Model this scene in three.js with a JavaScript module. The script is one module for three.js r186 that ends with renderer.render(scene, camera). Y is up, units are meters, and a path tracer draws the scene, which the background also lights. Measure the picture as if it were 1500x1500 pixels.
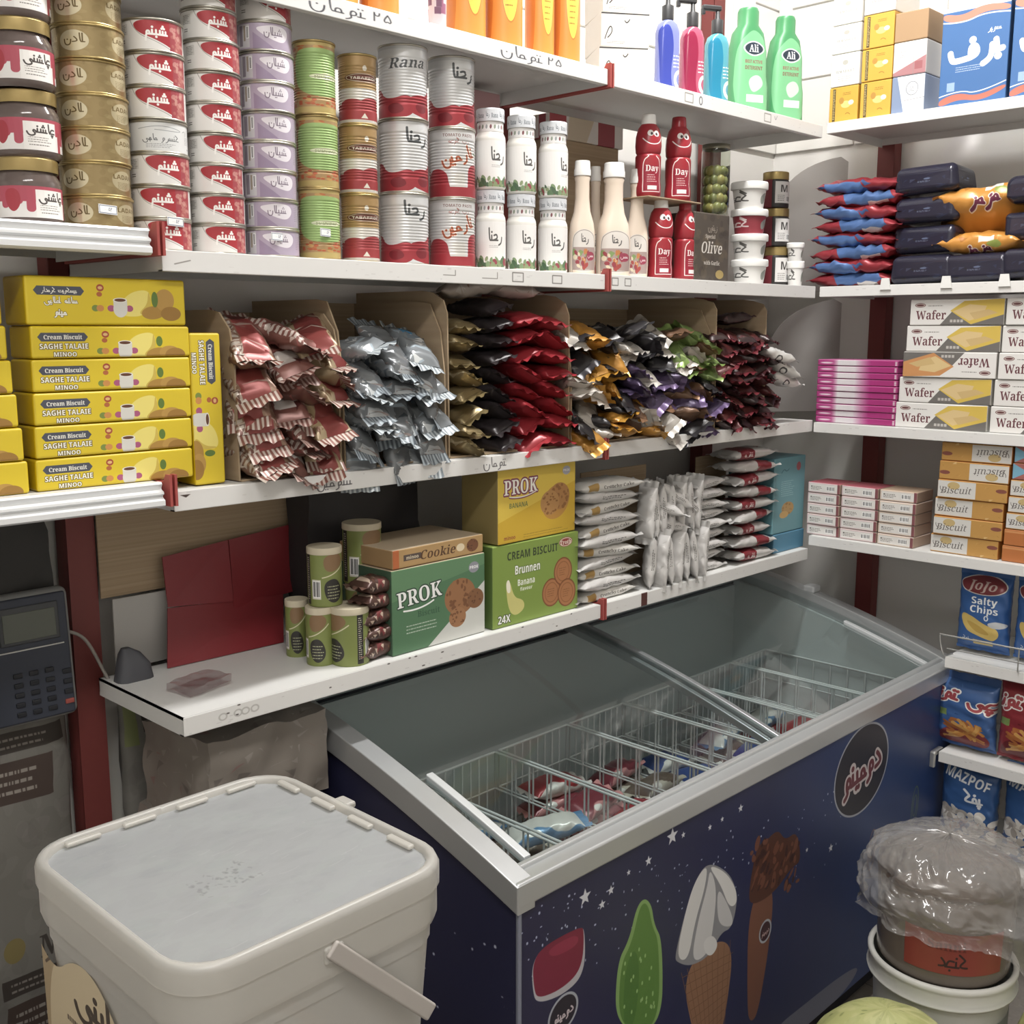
import * as THREE from 'three';
import { RoundedBoxGeometry } from 'three/addons/geometries/RoundedBoxGeometry.js';
import { mergeGeometries } from 'three/addons/utils/BufferGeometryUtils.js';
import { RectAreaLightUniformsLib } from 'three/addons/lights/RectAreaLightUniformsLib.js';
import { ImprovedNoise } from 'three/addons/math/ImprovedNoise.js';

// ---------------------------------------------------------------- camera, light, exposure
const scene = new THREE.Scene();
const PITCH = 9.33 * Math.PI / 180, YAW = 44.4 * Math.PI / 180, FOCAL = 1613, EYE = new THREE.Vector3(0, 1.6, 0);
const camera = new THREE.PerspectiveCamera(2 * Math.atan(750 / FOCAL) * 180 / Math.PI, 1, 0.05, 20);
const FW = new THREE.Vector3(Math.cos(YAW) * Math.cos(PITCH), -Math.sin(PITCH), -Math.sin(YAW) * Math.cos(PITCH));
const RT = new THREE.Vector3(Math.sin(YAW), 0, Math.cos(YAW)), UPV = new THREE.Vector3().crossVectors(RT, FW);
camera.position.copy(EYE); camera.lookAt(EYE.clone().add(FW)); scene.add(camera);
const renderer = new THREE.WebGLRenderer({ antialias: true });
renderer.toneMapping = THREE.LinearToneMapping; renderer.toneMappingExposure = 1.1;
renderer.shadowMap.enabled = true;
RectAreaLightUniformsLib.init();
scene.background = new THREE.Color(0x000000);
const CEIL = 3.25;
// two ceiling lamps of the shop: one right over the shelves, one over the middle of the room
const LAMPS = [
  { at: [1.75, CEIL - 0.09, -1.06], size: [1.2, 0.1], power: 112, color: [1, 0.985, 0.96] },
  { at: [-0.05, CEIL - 0.09, 0.15], size: [1.2, 0.3], power: 25, color: [1, 0.975, 0.94] },
];

// ---------------------------------------------------------------- helpers
function rng(seed) { let a = seed | 0; return () => { a = (a + 0x6d2b79f5) | 0; let t = Math.imul(a ^ (a >>> 15), 1 | a); t = (t + Math.imul(t ^ (t >>> 7), 61 | t)) ^ t; return ((t ^ (t >>> 14)) >>> 0) / 4294967296; }; }
const noise = new ImprovedNoise();
// a pixel of the photograph to a point on a plane
function ray(u, v) { return FW.clone().multiplyScalar(FOCAL).addScaledVector(RT, u - 750).addScaledVector(UPV, 750 - v); }
const onZ = (u, v, z) => { const d = ray(u, v); return EYE.clone().addScaledVector(d, (z - EYE.z) / d.z); };
const onX = (u, v, x) => { const d = ray(u, v); return EYE.clone().addScaledVector(d, (x - EYE.x) / d.x); };
const taken = {};
function numbered(n) { if (!(n in taken)) { taken[n] = 0; return n; } taken[n]++; return n + '_' + String(taken[n]).padStart(3, '0'); }
function tag(o, label, category, group, kind) { if (label) o.userData.label = label; if (category) o.userData.category = category; if (group) o.userData.group = group; if (kind) o.userData.kind = kind; return o; }
function thing(name, label, category, p = [0, 0, 0], yaw = 0, group) {
  const o = new THREE.Group(); o.name = numbered(name); o.position.set(...p); o.rotation.y = yaw; scene.add(o); return tag(o, label, category, group);
}
function part(name, geo, mat, parent, p, r) {
  const m = new THREE.Mesh(geo, mat); m.name = name; m.castShadow = m.receiveShadow = true;
  if (p) m.position.set(...p); if (r) m.rotation.set(...r); parent.add(m); return m;
}
function solo(name, geo, mat, label, category, p, r, group) { const m = part(numbered(name), geo, mat, scene, p, r); return tag(m, label, category, group); }
function struct(name, geo, mat, p, label) { const m = part(name, geo, mat, scene, p); m.userData.kind = 'structure'; if (label) m.userData.label = label; return m; }
function copy(o, p, yaw, label, group) { const c = o.clone(); c.name = numbered(o.name.replace(/_\d+$/, '')); scene.add(c); c.position.set(...p); c.rotation.set(0, yaw ?? 0, 0); c.userData = { ...o.userData }; if (label) c.userData.label = label; if (group) c.userData.group = group; return c; }
const matCache = {};
function M(color, rough = 0.6, metal = 0, extra) {
  const key = color + '|' + rough + '|' + metal + '|' + JSON.stringify(extra ?? 0);
  const c = new THREE.Color(color), q = {}; c.getHSL(q, THREE.SRGBColorSpace); c.setHSL(q.h, q.s * 0.8, Math.max(q.l, 0.15), THREE.SRGBColorSpace);   // haze worked into the colours: less saturation, darks lifted
  return matCache[key] ??= new THREE.MeshPhysicalMaterial({ color: c, roughness: rough, metalness: metal, ...(extra ?? {}) });
}
function hazeTint(g, w, h) { g.setTransform(1, 0, 0, 1, 0, 0); g.globalAlpha = 0.24; g.globalCompositeOperation = 'saturation'; g.fillStyle = '#808080'; g.fillRect(0, 0, w, h); g.globalAlpha = 1; g.globalCompositeOperation = 'lighten'; g.fillStyle = '#2b2928'; g.fillRect(0, 0, w, h); g.globalCompositeOperation = 'source-over'; }  // paints a pale haze into each print: colours greyed, blacks lifted
function tex(w, h, draw) {
  const c = document.createElement('canvas'); c.width = w; c.height = h; const g = c.getContext('2d');
  g.lineCap = g.lineJoin = 'round'; g.textAlign = 'center'; g.textBaseline = 'middle'; draw(g, w, h); hazeTint(g, w, h);
  const t = new THREE.CanvasTexture(c); t.colorSpace = THREE.SRGBColorSpace; t.anisotropy = 8; return t;
}
// printed surfaces share a few large sheets; each material looks at its own rectangle of one
const sheets = []; let pen = null;
function sheetTex(w, h, draw) {
  const S = 2048, gap = 3;
  if (!pen || (pen.x + w + 2 * gap > S && pen.y + pen.row + h + 2 * gap > S)) { const c = document.createElement('canvas'); c.width = c.height = S; const t = new THREE.CanvasTexture(c); t.colorSpace = THREE.SRGBColorSpace; t.anisotropy = 8; pen = { x: 0, y: 0, row: 0, c, t }; sheets.push(pen); }
  if (pen.x + w + 2 * gap > S) { pen.x = 0; pen.y += pen.row; pen.row = 0; }
  if (pen.y + h + 2 * gap > S) { pen = null; return sheetTex(w, h, draw); }
  const c = document.createElement('canvas'); c.width = w; c.height = h; const g = c.getContext('2d'); g.lineCap = g.lineJoin = 'round'; g.textAlign = 'center'; g.textBaseline = 'middle'; draw(g, w, h); hazeTint(g, w, h);
  const G = pen.c.getContext('2d'), X = pen.x + gap, Y = pen.y + gap; G.drawImage(c, X - gap, Y - gap, w + 2 * gap, h + 2 * gap); G.drawImage(c, X, Y, w, h);
  const t = pen.t.clone(); t.repeat.set(w / S, h / S); t.offset.set(X / S, 1 - (Y + h) / S); pen.x += w + 2 * gap; pen.row = Math.max(pen.row, h + 2 * gap); return t;
}
function TM(w, h, rough, metal, draw, own) { return new THREE.MeshPhysicalMaterial({ map: own ? tex(w, h, draw) : sheetTex(w, h, draw), roughness: rough, metalness: metal }); }
// drawing shorthand
const fill = (g, c, x, y, w, h) => { g.fillStyle = c; g.fillRect(x, y, w, h); };
function poly(g, c, pts, lw) { g.beginPath(); for (let i = 0; i < pts.length; i += 2) i ? g.lineTo(pts[i], pts[i + 1]) : g.moveTo(pts[0], pts[1]); if (lw) { g.strokeStyle = c; g.lineWidth = lw; g.stroke(); } else { g.closePath(); g.fillStyle = c; g.fill(); } }
function curve(g, c, pts, lw) {   // smooth line, or a filled smooth shape when lw is 0
  g.beginPath(); const n = pts.length / 2, X = (i) => pts[2 * (i % n)], Y = (i) => pts[2 * (i % n) + 1];
  if (lw) { g.moveTo(X(0), Y(0)); for (let i = 1; i < n - 1; i++) g.quadraticCurveTo(X(i), Y(i), i < n - 2 ? (X(i) + X(i + 1)) / 2 : X(i + 1), i < n - 2 ? (Y(i) + Y(i + 1)) / 2 : Y(i + 1)); if (n === 2) g.lineTo(X(1), Y(1)); g.strokeStyle = c; g.lineWidth = lw; g.stroke(); }
  else { g.moveTo((X(0) + X(n - 1)) / 2, (Y(0) + Y(n - 1)) / 2); for (let i = 0; i < n; i++) g.quadraticCurveTo(X(i), Y(i), (X(i) + X(i + 1)) / 2, (Y(i) + Y(i + 1)) / 2); g.fillStyle = c; g.fill(); }
}
function oval(g, c, x, y, rx, ry, rot = 0, lw = 0) { g.beginPath(); g.ellipse(x, y, rx, ry, rot, 0, 7); if (lw) { g.strokeStyle = c; g.lineWidth = lw; g.stroke(); } else { g.fillStyle = c; g.fill(); } }
function txt(g, s, x, y, size, c, font = 'bold', face = 'sans-serif', maxw, oc, ow) { g.font = font + ' ' + size + 'px ' + face; if (oc) { g.strokeStyle = oc; g.lineWidth = ow; g.strokeText(s, x, y, maxw); } g.fillStyle = c; g.fillText(s, x, y, maxw); }
function bars(g, x, y, w, h, seed = 1) { const r = rng(seed); fill(g, '#fff', x, y, w, h); for (let i = x + 3; i < x + w - 3;) { const t = 1 + r() * 3; fill(g, '#222', i, y + 3, t, h - 6); i += t + 1 + r() * 3; } }
function fine(g, x, y, w, rows, c, seed = 3, lh = 7, t = 2) { const r = rng(seed); for (let i = 0; i < rows; i++) { let p = x; const end = x + w * (0.7 + 0.3 * r()); while (p < end) { const l = 3 + r() * 12; fill(g, c, p, y + i * lh, Math.min(l, end - p), t); p += l + 3; } } }
// Persian lettering drawn stroke by stroke: x runs leftwards, y up, in units of the letter height
const tooth = (d = [], w = 0.36) => ({ w, s: [[0, 0, w, 0], [w * 0.6, 0, w * 0.6, 0.4]], d });
const bowl = (d = []) => ({ w: 1, s: [[0.03, 0.4, 0.04, 0.1, 0.15, 0, 0.8, 0, 0.93, 0.1, 0.95, 0.4]], d });
const nun = (d = [0.36, 0.28]) => ({ w: 0.75, s: [[0.02, 0.25, 0.03, -0.1, 0.2, -0.38, 0.5, -0.38, 0.68, -0.1, 0.68, 0.3]], d });
const teeth = (d = []) => ({ w: 0.85, s: [[0, 0, 0.85, 0], [0.15, 0, 0.15, 0.33], [0.43, 0, 0.43, 0.33], [0.7, 0, 0.7, 0.38]], d });
const hook = (d = []) => ({ w: 0.62, s: [[0, 0, 0.62, 0], [0.02, 0.42, 0.3, 0.5, 0.5, 0.3, 0.56, 0.02]], d });
const loopN = (d = []) => ({ w: 0.5, s: [[0, 0, 0.5, 0], [0.08, 0, 0.08, 0.3, 0.26, 0.42, 0.42, 0.25, 0.36, 0]], d });
const kaf = (g2) => ({ w: 0.6, s: [[0, 0, 0.45, 0, 0.52, 0.2, 0.2, 0.5, 0.15, 0.6, 0.6, 0.95], ...(g2 ? [[0.15, 0.78, 0.6, 1.13]] : [])], d: [] });
const N3 = [0.3, 0.62, 0.48, 0.62, 0.39, 0.78];
const GL = {
  'ا': { j: 0, e: { w: 0.24, s: [[0, 0, 0.12, 0, 0.14, 1]], d: [] } }, 'آ': { j: 0, e: { w: 0.24, s: [[0.12, 0, 0.12, 0.9], [0, 1.1, 0.3, 1.15]], d: [] } },
  'ب': { n: tooth([0.2, -0.25]), e: bowl([0.5, -0.28]) }, 'پ': { n: tooth([0.12, -0.22, 0.3, -0.22, 0.2, -0.38]), e: bowl([0.4, -0.25, 0.6, -0.25, 0.5, -0.4]) },
  'ت': { n: tooth([0.12, 0.65, 0.32, 0.65]), e: bowl([0.42, 0.35, 0.62, 0.35]) }, 'ن': { n: tooth([0.2, 0.68]), e: nun() }, 'ی': { n: tooth([0.12, -0.25, 0.3, -0.25]), e: { w: 1, s: [[0.02, 0.1, 0.22, 0.3, 0.34, 0.1, 0.14, -0.06, 0.12, -0.3, 0.5, -0.45, 0.85, -0.3, 0.95, 0.02]], d: [] } },
  'س': { n: teeth(), e: { w: 1.35, s: [[0, 0, 0.55, 0, 0.58, -0.2, 0.75, -0.4, 1.05, -0.4, 1.25, -0.1, 1.25, 0.25], [0.15, 0, 0.15, 0.3], [0.4, 0, 0.4, 0.3]], d: [] } }, 'ش': { n: teeth([0.3, 0.6, 0.52, 0.6, 0.41, 0.8]), e: teeth([0.3, 0.6, 0.52, 0.6, 0.41, 0.8]) },
  'ج': { n: hook([0.3, -0.25]), e: hook([0.3, -0.25]) }, 'چ': { n: hook([0.22, -0.22, 0.4, -0.22, 0.31, -0.4]), e: hook() }, 'ح': { n: hook(), e: hook() },
  'د': { j: 0, e: { w: 0.48, s: [[0.3, 0.58, 0.06, 0.36, 0.0, 0.02, 0.46, 0]], d: [] } }, 'ر': { j: 0, e: { w: 0.44, s: [[0.02, 0.25, 0.05, -0.05, 0.2, -0.3, 0.44, -0.38]], d: [] } }, 'ز': { j: 0, e: { w: 0.44, s: [[0.02, 0.25, 0.05, -0.05, 0.2, -0.3, 0.44, -0.38]], d: [0.06, 0.5] } }, 'ژ': { j: 0, e: { w: 0.44, s: [[0.02, 0.25, 0.05, -0.05, 0.2, -0.3, 0.44, -0.38]], d: [-0.05, 0.48, 0.16, 0.48, 0.06, 0.64] } },
  'و': { j: 0, e: { w: 0.55, s: [[0.32, 0.02, 0.06, 0, 0.06, 0.36, 0.3, 0.4, 0.36, 0.05, 0.25, -0.25, 0.55, -0.38]], d: [] } },
  'ع': { n: { w: 0.5, s: [[0, 0, 0.5, 0], [0.45, 0.4, 0.2, 0.52, 0.05, 0.3, 0.15, 0.1, 0.45, 0.02]], d: [] }, e: hook() }, 'ف': { n: loopN([0.25, 0.65]), e: { w: 1.15, s: [[0.3, 0.02, 0.05, 0.05, 0.08, 0.42, 0.3, 0.42, 0.34, 0.02, 0.3, 0, 1, 0, 1.12, 0.12, 1.13, 0.38]], d: [0.2, 0.66] } }, 'ق': { n: loopN([0.15, 0.65, 0.35, 0.65]), e: loopN([0.15, 0.65, 0.35, 0.65]) },
  'ک': { n: kaf(0), e: kaf(0) }, 'گ': { n: kaf(1), e: kaf(1) }, 'ل': { n: { w: 0.3, s: [[0, 0, 0.3, 0], [0.2, 0, 0.2, 1]], d: [] }, e: { w: 0.8, s: [[0.05, 1, 0.05, 0, 0.15, -0.3, 0.45, -0.38, 0.68, -0.1, 0.68, 0.3]], d: [] } },
  'م': { n: { w: 0.5, s: [[0, 0, 0.5, 0], [0.08, 0, 0.1, 0.28, 0.26, 0.34, 0.4, 0.24, 0.38, 0]], d: [] }, e: { w: 0.55, s: [[0, 0, 0.1, 0, 0.12, 0.28, 0.32, 0.32, 0.4, 0.1, 0.3, 0, 0.1, 0], [0.36, 0, 0.46, -0.1, 0.47, -0.6]], d: [] } },
  'ه': { n: { w: 0.55, s: [[0, 0, 0.55, 0], [0.1, 0, 0.12, 0.4, 0.4, 0.35, 0.42, 0], [0.28, 0.2, 0.28, -0.25]], d: [] }, e: { w: 0.5, s: [[0, 0, 0.15, 0.1, 0.12, 0.4, 0.38, 0.35, 0.42, 0.05, 0.15, 0]], d: [] } }, 'ط': { n: { w: 0.75, s: [[0, 0, 0.75, 0], [0.12, 0, 0.4, 0.38, 0.66, 0.3, 0.66, 0], [0.2, 0, 0.2, 1]], d: [] } },
  '۲': { j: 0, e: { w: 0.6, s: [[0.45, 0, 0.45, 0.95], [0.45, 0.95, 0.42, 0.6, 0.1, 0.6, 0.1, 0.95]], d: [] } }, '۵': { j: 0, e: { w: 0.6, s: [[0.28, 0.95, 0.02, 0.4, 0.12, 0.05, 0.28, 0.25, 0.44, 0.05, 0.55, 0.4, 0.28, 0.95]], d: [] } }, '۰': { j: 0, e: { w: 0.35, s: [[0.1, 0.35, 0.12, 0.36]], d: [] } },
  ' ': { j: 0, e: { w: 0.4, s: [], d: [] } },
};
function fa(g, word, cx, cy, size, color, weight = 0.16, outline, slant = 0, rot = 0) {
  const run = []; let x = 0;
  for (let i = 0; i < word.length; i++) { const L = GL[word[i]]; if (!L) continue; const joins = L.j !== 0 && L.n && i < word.length - 1 && word[i + 1] !== ' '; const s = (joins ? L.n : L.e) ?? L.n; run.push([x, s]); x += s.w + (joins ? 0 : 0.12); }
  g.save(); g.translate(cx, cy); g.rotate(rot);
  const px = (a, b, o) => (x / 2 - (a + o)) * size + b * size * slant, py = (b) => -(b - 0.3) * size;
  for (const [c, lw] of outline ? [[outline[0], weight + outline[1]], [color, weight]] : [[color, weight]]) for (const [o, s] of run) {
    for (const st of s.s) { const q = []; for (let i = 0; i < st.length; i += 2) q.push(px(st[i], st[i + 1], o), py(st[i + 1])); curve(g, c, q, lw * size); }
    for (let i = 0; i < s.d.length; i += 2) oval(g, c, px(s.d[i], s.d[i + 1], o), py(s.d[i + 1]), lw * size * 0.62, lw * size * 0.62);
  }
  g.restore();
}
// geometry
function lathe(pts, seg = 36) {   // profile [radius, height]; v follows the height
  const g = new THREE.LatheGeometry(pts.map(([r, y]) => new THREE.Vector2(Math.max(r, 0.00001), y)), seg), p = g.attributes.position, uv = g.attributes.uv; let a = 1e9, b = -1e9;
  for (const [, y] of pts) { a = Math.min(a, y); b = Math.max(b, y); }
  for (let i = 0; i < p.count; i++) uv.setY(i, (p.getY(i) - a) / (b - a || 1)); return g;
}
function loft(sections, n = 48, caps = true) {   // sections [y, halfX, halfZ, cornerRadius, dx, dz]; u runs round from the back, front at u = 0.5
  const pos = [], uv = [], idx = []; const y0 = sections[0][0], y1 = sections[sections.length - 1][0];
  for (const [y, hx, hz, cr, dx = 0, dz = 0] of sections) {
    const r = Math.min(cr, hx, hz);
    for (let i = 0; i <= n; i++) { const a = Math.PI + i / n * 2 * Math.PI, q = [Math.sin(a), Math.cos(a)];
      const k = 1 / Math.max(Math.abs(q[0]) / hx, Math.abs(q[1]) / hz); let X = q[0] * k, Z = q[1] * k; const cx = hx - r, cz = hz - r;
      if (Math.abs(X) > cx && Math.abs(Z) > cz) { const sx = Math.sign(X) * cx, sz = Math.sign(Z) * cz; let ex = X - sx, ez = Z - sz; const l = Math.hypot(ex, ez) || 1; ex *= r / l; ez *= r / l; X = sx + ex; Z = sz + ez; }
      pos.push(X + dx, y, Z + dz); uv.push(i / n, (y - y0) / (y1 - y0 || 1)); }
  }
  const w = n + 1; for (let j = 0; j < sections.length - 1; j++) for (let i = 0; i < n; i++) { const a = j * w + i, b = a + 1, c = a + w, d = c + 1; idx.push(a, b, d, a, d, c); }
  const cap = (j, up) => { const s = sections[j], c = pos.length / 3; pos.push(s[4] ?? 0, s[0], s[5] ?? 0); uv.push(0.5, up ? 1 : 0); for (let i = 0; i < n; i++) { const a = j * w + i; const k = pos.length / 3; pos.push(pos[a * 3], pos[a * 3 + 1], pos[a * 3 + 2], pos[a * 3 + 3], pos[a * 3 + 4], pos[a * 3 + 5]); uv.push(uv[2 * a], up ? 1 : 0, uv[2 * a], up ? 1 : 0); up ? idx.push(c, k, k + 1) : idx.push(c, k + 1, k); } };
  if (caps) { cap(0, false); cap(sections.length - 1, true); }
  const g = new THREE.BufferGeometry(); g.setAttribute('position', new THREE.Float32BufferAttribute(pos, 3)); g.setAttribute('uv', new THREE.Float32BufferAttribute(uv, 2)); g.setIndex(idx); g.computeVertexNormals(); return g;
}
function fitUV(g) { g.computeBoundingBox(); const u = g.attributes.uv; let a = 1e9, b = -1e9, c = 1e9, d = -1e9; for (let i = 0; i < u.count; i++) { a = Math.min(a, u.getX(i)); b = Math.max(b, u.getX(i)); c = Math.min(c, u.getY(i)); d = Math.max(d, u.getY(i)); } for (let i = 0; i < u.count; i++) u.setXY(i, 0.02 + 0.96 * (u.getX(i) - a) / (b - a || 1), 0.02 + 0.96 * (u.getY(i) - c) / (d - c || 1)); return g; }
const ORD = ['second', 'third', 'fourth', 'fifth', 'sixth', 'seventh', 'eighth', 'ninth', 'tenth'], ord = (i, n) => i === 0 ? 'lowest' : i === n - 1 ? 'topmost' : ORD[i - 1] + ' lowest';
const box = (w, h, d, x = 0, y = 0, z = 0) => new THREE.BoxGeometry(w, h, d).translate(x, y, z);
const rbox = (w, h, d, r = 0.003, x = 0, y = 0, z = 0) => new RoundedBoxGeometry(w, h, d, 2, Math.min(r, w / 2.1, h / 2.1, d / 2.1)).translate(x, y, z);
const merge = (list) => mergeGeometries(list.map((g) => { const h = g.index ? g.toNonIndexed() : g; for (const k of Object.keys(h.attributes)) if (!['position', 'normal', 'uv'].includes(k)) h.deleteAttribute(k); h.clearGroups(); return h; }));
function rod(a, b, r = 0.002, seg = 6) { const A = new THREE.Vector3(...a), B = new THREE.Vector3(...b), d = B.clone().sub(A), g = new THREE.CylinderGeometry(r, r, d.length(), seg); g.applyQuaternion(new THREE.Quaternion().setFromUnitVectors(new THREE.Vector3(0, 1, 0), d.clone().normalize())); const m = A.add(B).multiplyScalar(0.5); return g.translate(m.x, m.y, m.z); }
const tubeOf = (pts, r, seg = 24, rs = 8) => new THREE.TubeGeometry(new THREE.CatmullRomCurve3(pts.map((p) => new THREE.Vector3(...p))), seg, r, rs);
function crumple(g, amp, freq, seed = 0) { const p = g.attributes.position; for (let i = 0; i < p.count; i++) { const x = p.getX(i), y = p.getY(i), z = p.getZ(i); p.setXYZ(i, x + amp * noise.noise(x * freq + seed, y * freq, z * freq), y + amp * noise.noise(x * freq, y * freq + seed + 9, z * freq), z + amp * noise.noise(x * freq, y * freq, z * freq + seed + 21)); } g.computeVertexNormals(); return g; }

// ---------------------------------------------------------------- room
const ZB = -1.83, XB = 2.985;
const wallPaint = TM(512, 512, 0.85, 0, (g, w, h) => { fill(g, '#e4e0da', 0, 0, w, h); const r = rng(5); for (let i = 0; i < 900; i++) { g.globalAlpha = 0.05; oval(g, r() < 0.5 ? '#d3cec7' : '#efece7', r() * w, r() * h, 4 + r() * 26, 3 + r() * 14, r() * 3); } g.globalAlpha = 1; });
const whitePaint = M('#e9e6e0', 0.8), tileMat = M('#f1efea', 0.25), tileMat2 = M('#ece9e3', 0.28), grout = M('#cfcac2', 0.9);
const floorMat = TM(512, 512, 0.5, 0, (g, w, h) => { fill(g, '#7d766e', 0, 0, w, h); const r = rng(8); for (let i = 0; i < 1500; i++) { g.globalAlpha = 0.12; oval(g, r() < 0.5 ? '#5a544e' : '#9d958c', r() * w, r() * h, 2 + r() * 6, 2 + r() * 5); } g.globalAlpha = 1; });
const fl = struct('floor', box(4.6, 0.1, 3.6, 0.95, -0.05, -0.2), grout);
for (let i = 0; i < 11; i++) for (let j = 0; j < 8; j++) part('tile', box(0.396, 0.006, 0.396), floorMat, fl, [-1.2 + i * 0.4 + 0.2, 0.003, -1.83 + j * 0.4 + 0.2]);
struct('ceiling', box(4.6, 0.1, 3.6, 0.95, CEIL + 0.05, -0.2), whitePaint);
const wb = struct('wall_back', box(4.6, CEIL, 0.1, 0.95, CEIL / 2, ZB - 0.05), wallPaint);
const wr = struct('wall_right', box(0.1, CEIL, 3.6, XB + 0.05, CEIL / 2, -0.2), wallPaint);
struct('wall_left', box(0.1, CEIL, 3.6, -1.25, CEIL / 2, -0.2), whitePaint);
struct('wall_front', box(4.6, CEIL, 0.1, 0.95, CEIL / 2, 1.45), whitePaint);
// glazed white wall tiles above the top shelf
const tileGeo = rbox(0.245, 0.195, 0.012, 0.002);
for (let r = 0; r < 6; r++) {
  for (let c = 0; c < 11; c++) part('tile', tileGeo, (r + c) % 3 ? tileMat : tileMat2, wb, [XB - 0.125 - c * 0.25, 2.216 + r * 0.2, ZB + 0.004]);
  for (let c = 0; c < 6; c++) part('tile', tileGeo, (r + c) % 4 ? tileMat : tileMat2, wr, [XB - 0.004, 2.216 + r * 0.2, ZB + 0.135 + c * 0.25], [0, -Math.PI / 2, 0]);
}
LAMPS.forEach((L, i) => {
  const t = thing('ceiling_lamp', i ? 'wide flush ceiling lamp over the middle of the room' : 'slim tube ceiling lamp right over the shelves', 'lamp', [L.at[0], L.at[1], L.at[2]]);
  part('housing', rbox(L.size[0] + 0.05, 0.06, L.size[1] + 0.05, 0.01, 0, 0.055, 0), M('#f2f2f0', 0.5), t);
  part('diffuser', rbox(L.size[0], 0.03, L.size[1], 0.01, 0, 0.013, 0), new THREE.MeshStandardMaterial({ color: '#ffffff', emissive: new THREE.Color(...L.color), emissiveIntensity: 2.5 }), t);
  const a = new THREE.RectAreaLight(new THREE.Color(...L.color), L.power, L.size[0], L.size[1]); a.position.set(0, -0.006, 0); a.rotation.x = -Math.PI / 2; a.name = 'lamp_glow'; t.add(a);
});

// ---------------------------------------------------------------- shelving
const steel = M('#dcdcd9', 0.42), steelUnder = steel, redPaint = M('#7d2f2c', 0.55), clipRed = M('#b0443f', 0.5);
const ZA = -1.47, XF = 2.63;                                   // front planes of the two shelf walls
const S1 = 2.112, S2 = 1.714, S2L = 1.738, S3 = 1.368, S3L = 1.384, S4 = 1.022;
const B1 = 2.118, B2 = 1.713, B3 = 1.363, B4 = 1.06, B5 = 0.806, B6 = 0.56;
function lipTex(draw, seed) { return TM(1024, 40, 0.42, 0, (g, w, h) => { fill(g, '#dedddb', 0, 0, w, h); const r = rng(seed); for (let i = 0; i < 26; i++) { g.globalAlpha = 0.25; fill(g, r() < 0.6 ? '#8f8781' : '#b9b2ac', r() * w, r() * h, 2 + r() * 8, 1 + r() * 2); } g.globalAlpha = 1; draw && draw(g, w, h); }); }
function board(parent, x0, x1, y, depth, zf, lipMat, lipH = 0.03) {   // local axes of a unit that faces +z
  const w = x1 - x0 - 0.006, cx = (x0 + x1) / 2, b = new THREE.Group(); b.name = 'shelf_board'; b.position.set(cx, y, zf); parent.add(b);
  part('tray', merge([box(w, 0.004, depth, 0, -0.002, -depth / 2), box(0.002, lipH, depth, -w / 2 + 0.001, -lipH / 2, -depth / 2), box(0.002, lipH, depth, w / 2 - 0.001, -lipH / 2, -depth / 2), box(w, lipH * 0.8, 0.002, 0, -lipH * 0.4, -depth + 0.001), box(w, 0.002, 0.012, 0, -lipH + 0.001, -0.006)]), steel, b);
  part('front_lip', rbox(w, lipH, 0.003, 0.0012, 0, -lipH / 2, -0.001), lipMat, b);
  return b;
}
const tomans = (g, x, s = 26) => { fa(g, '۵۲', x + 52, 21, s * 0.75, '#3c3c44', 0.09); fa(g, 'تومان', x, 20, s, '#3c3c44', 0.08); };
const lipA1 = lipTex((g) => { tomans(g, 640, 24); tomans(g, 880, 24); poly(g, '#55555c', [440, 8, 446, 26, 452, 10], 2); }, 2);
const lipA1b = lipTex((g) => { g.strokeStyle = '#8f8a84'; g.lineWidth = 3; g.strokeRect(300, 8, 36, 24); g.strokeRect(690, 8, 34, 24); oval(g, '#55555c', 372, 20, 7, 11, 0, 3); curve(g, '#77777c', [745, 10, 750, 30, 758, 8], 2); }, 3);
const lipA2 = lipTex((g) => { g.strokeStyle = '#77726c'; g.lineWidth = 2.5; g.strokeRect(742, 8, 30, 22); g.strokeRect(858, 10, 28, 20); poly(g, '#8a857e', [560, 22, 590, 22, 590, 10], 2); poly(g, '#8a857e', [660, 25, 700, 25, 700, 10], 2); poly(g, '#8a857e', [20, 26, 46, 18], 2); }, 4);
const lipA2b = lipTex((g) => { g.strokeStyle = '#77726c'; g.lineWidth = 2.5; g.strokeRect(8, 8, 24, 20); g.strokeRect(60, 8, 24, 20); }, 6);
const lipA3 = lipTex((g) => { fa(g, 'سومین', 300, 20, 24, '#4a464a', 0.09); fa(g, 'تومان', 690, 20, 24, '#4a464a', 0.09); poly(g, '#4a3a34', [10, 8, 20, 14, 28, 8]); }, 7);
const lipA3b = lipTex((g) => { txt(g, 'OL', 270, 20, 22, '#4a464a'); }, 9);
const lipA4 = lipTex((g) => { const r = rng(4); for (let i = 0; i < 12; i++) oval(g, '#4a423d', 20 + r() * 980, r() < 0.5 ? 3 : 8 + r() * 25, 2 + r() * 2, 1.5); for (const x of [70, 98, 112, 130]) oval(g, '#b9b6b2', x, 20, 7, 7, 0, 3); }, 11), lipA4b = lipTex((g) => { fill(g, '#5b2e29', 150, 0, 26, 40); }, 12), lipB = lipTex(null, 13);
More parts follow.
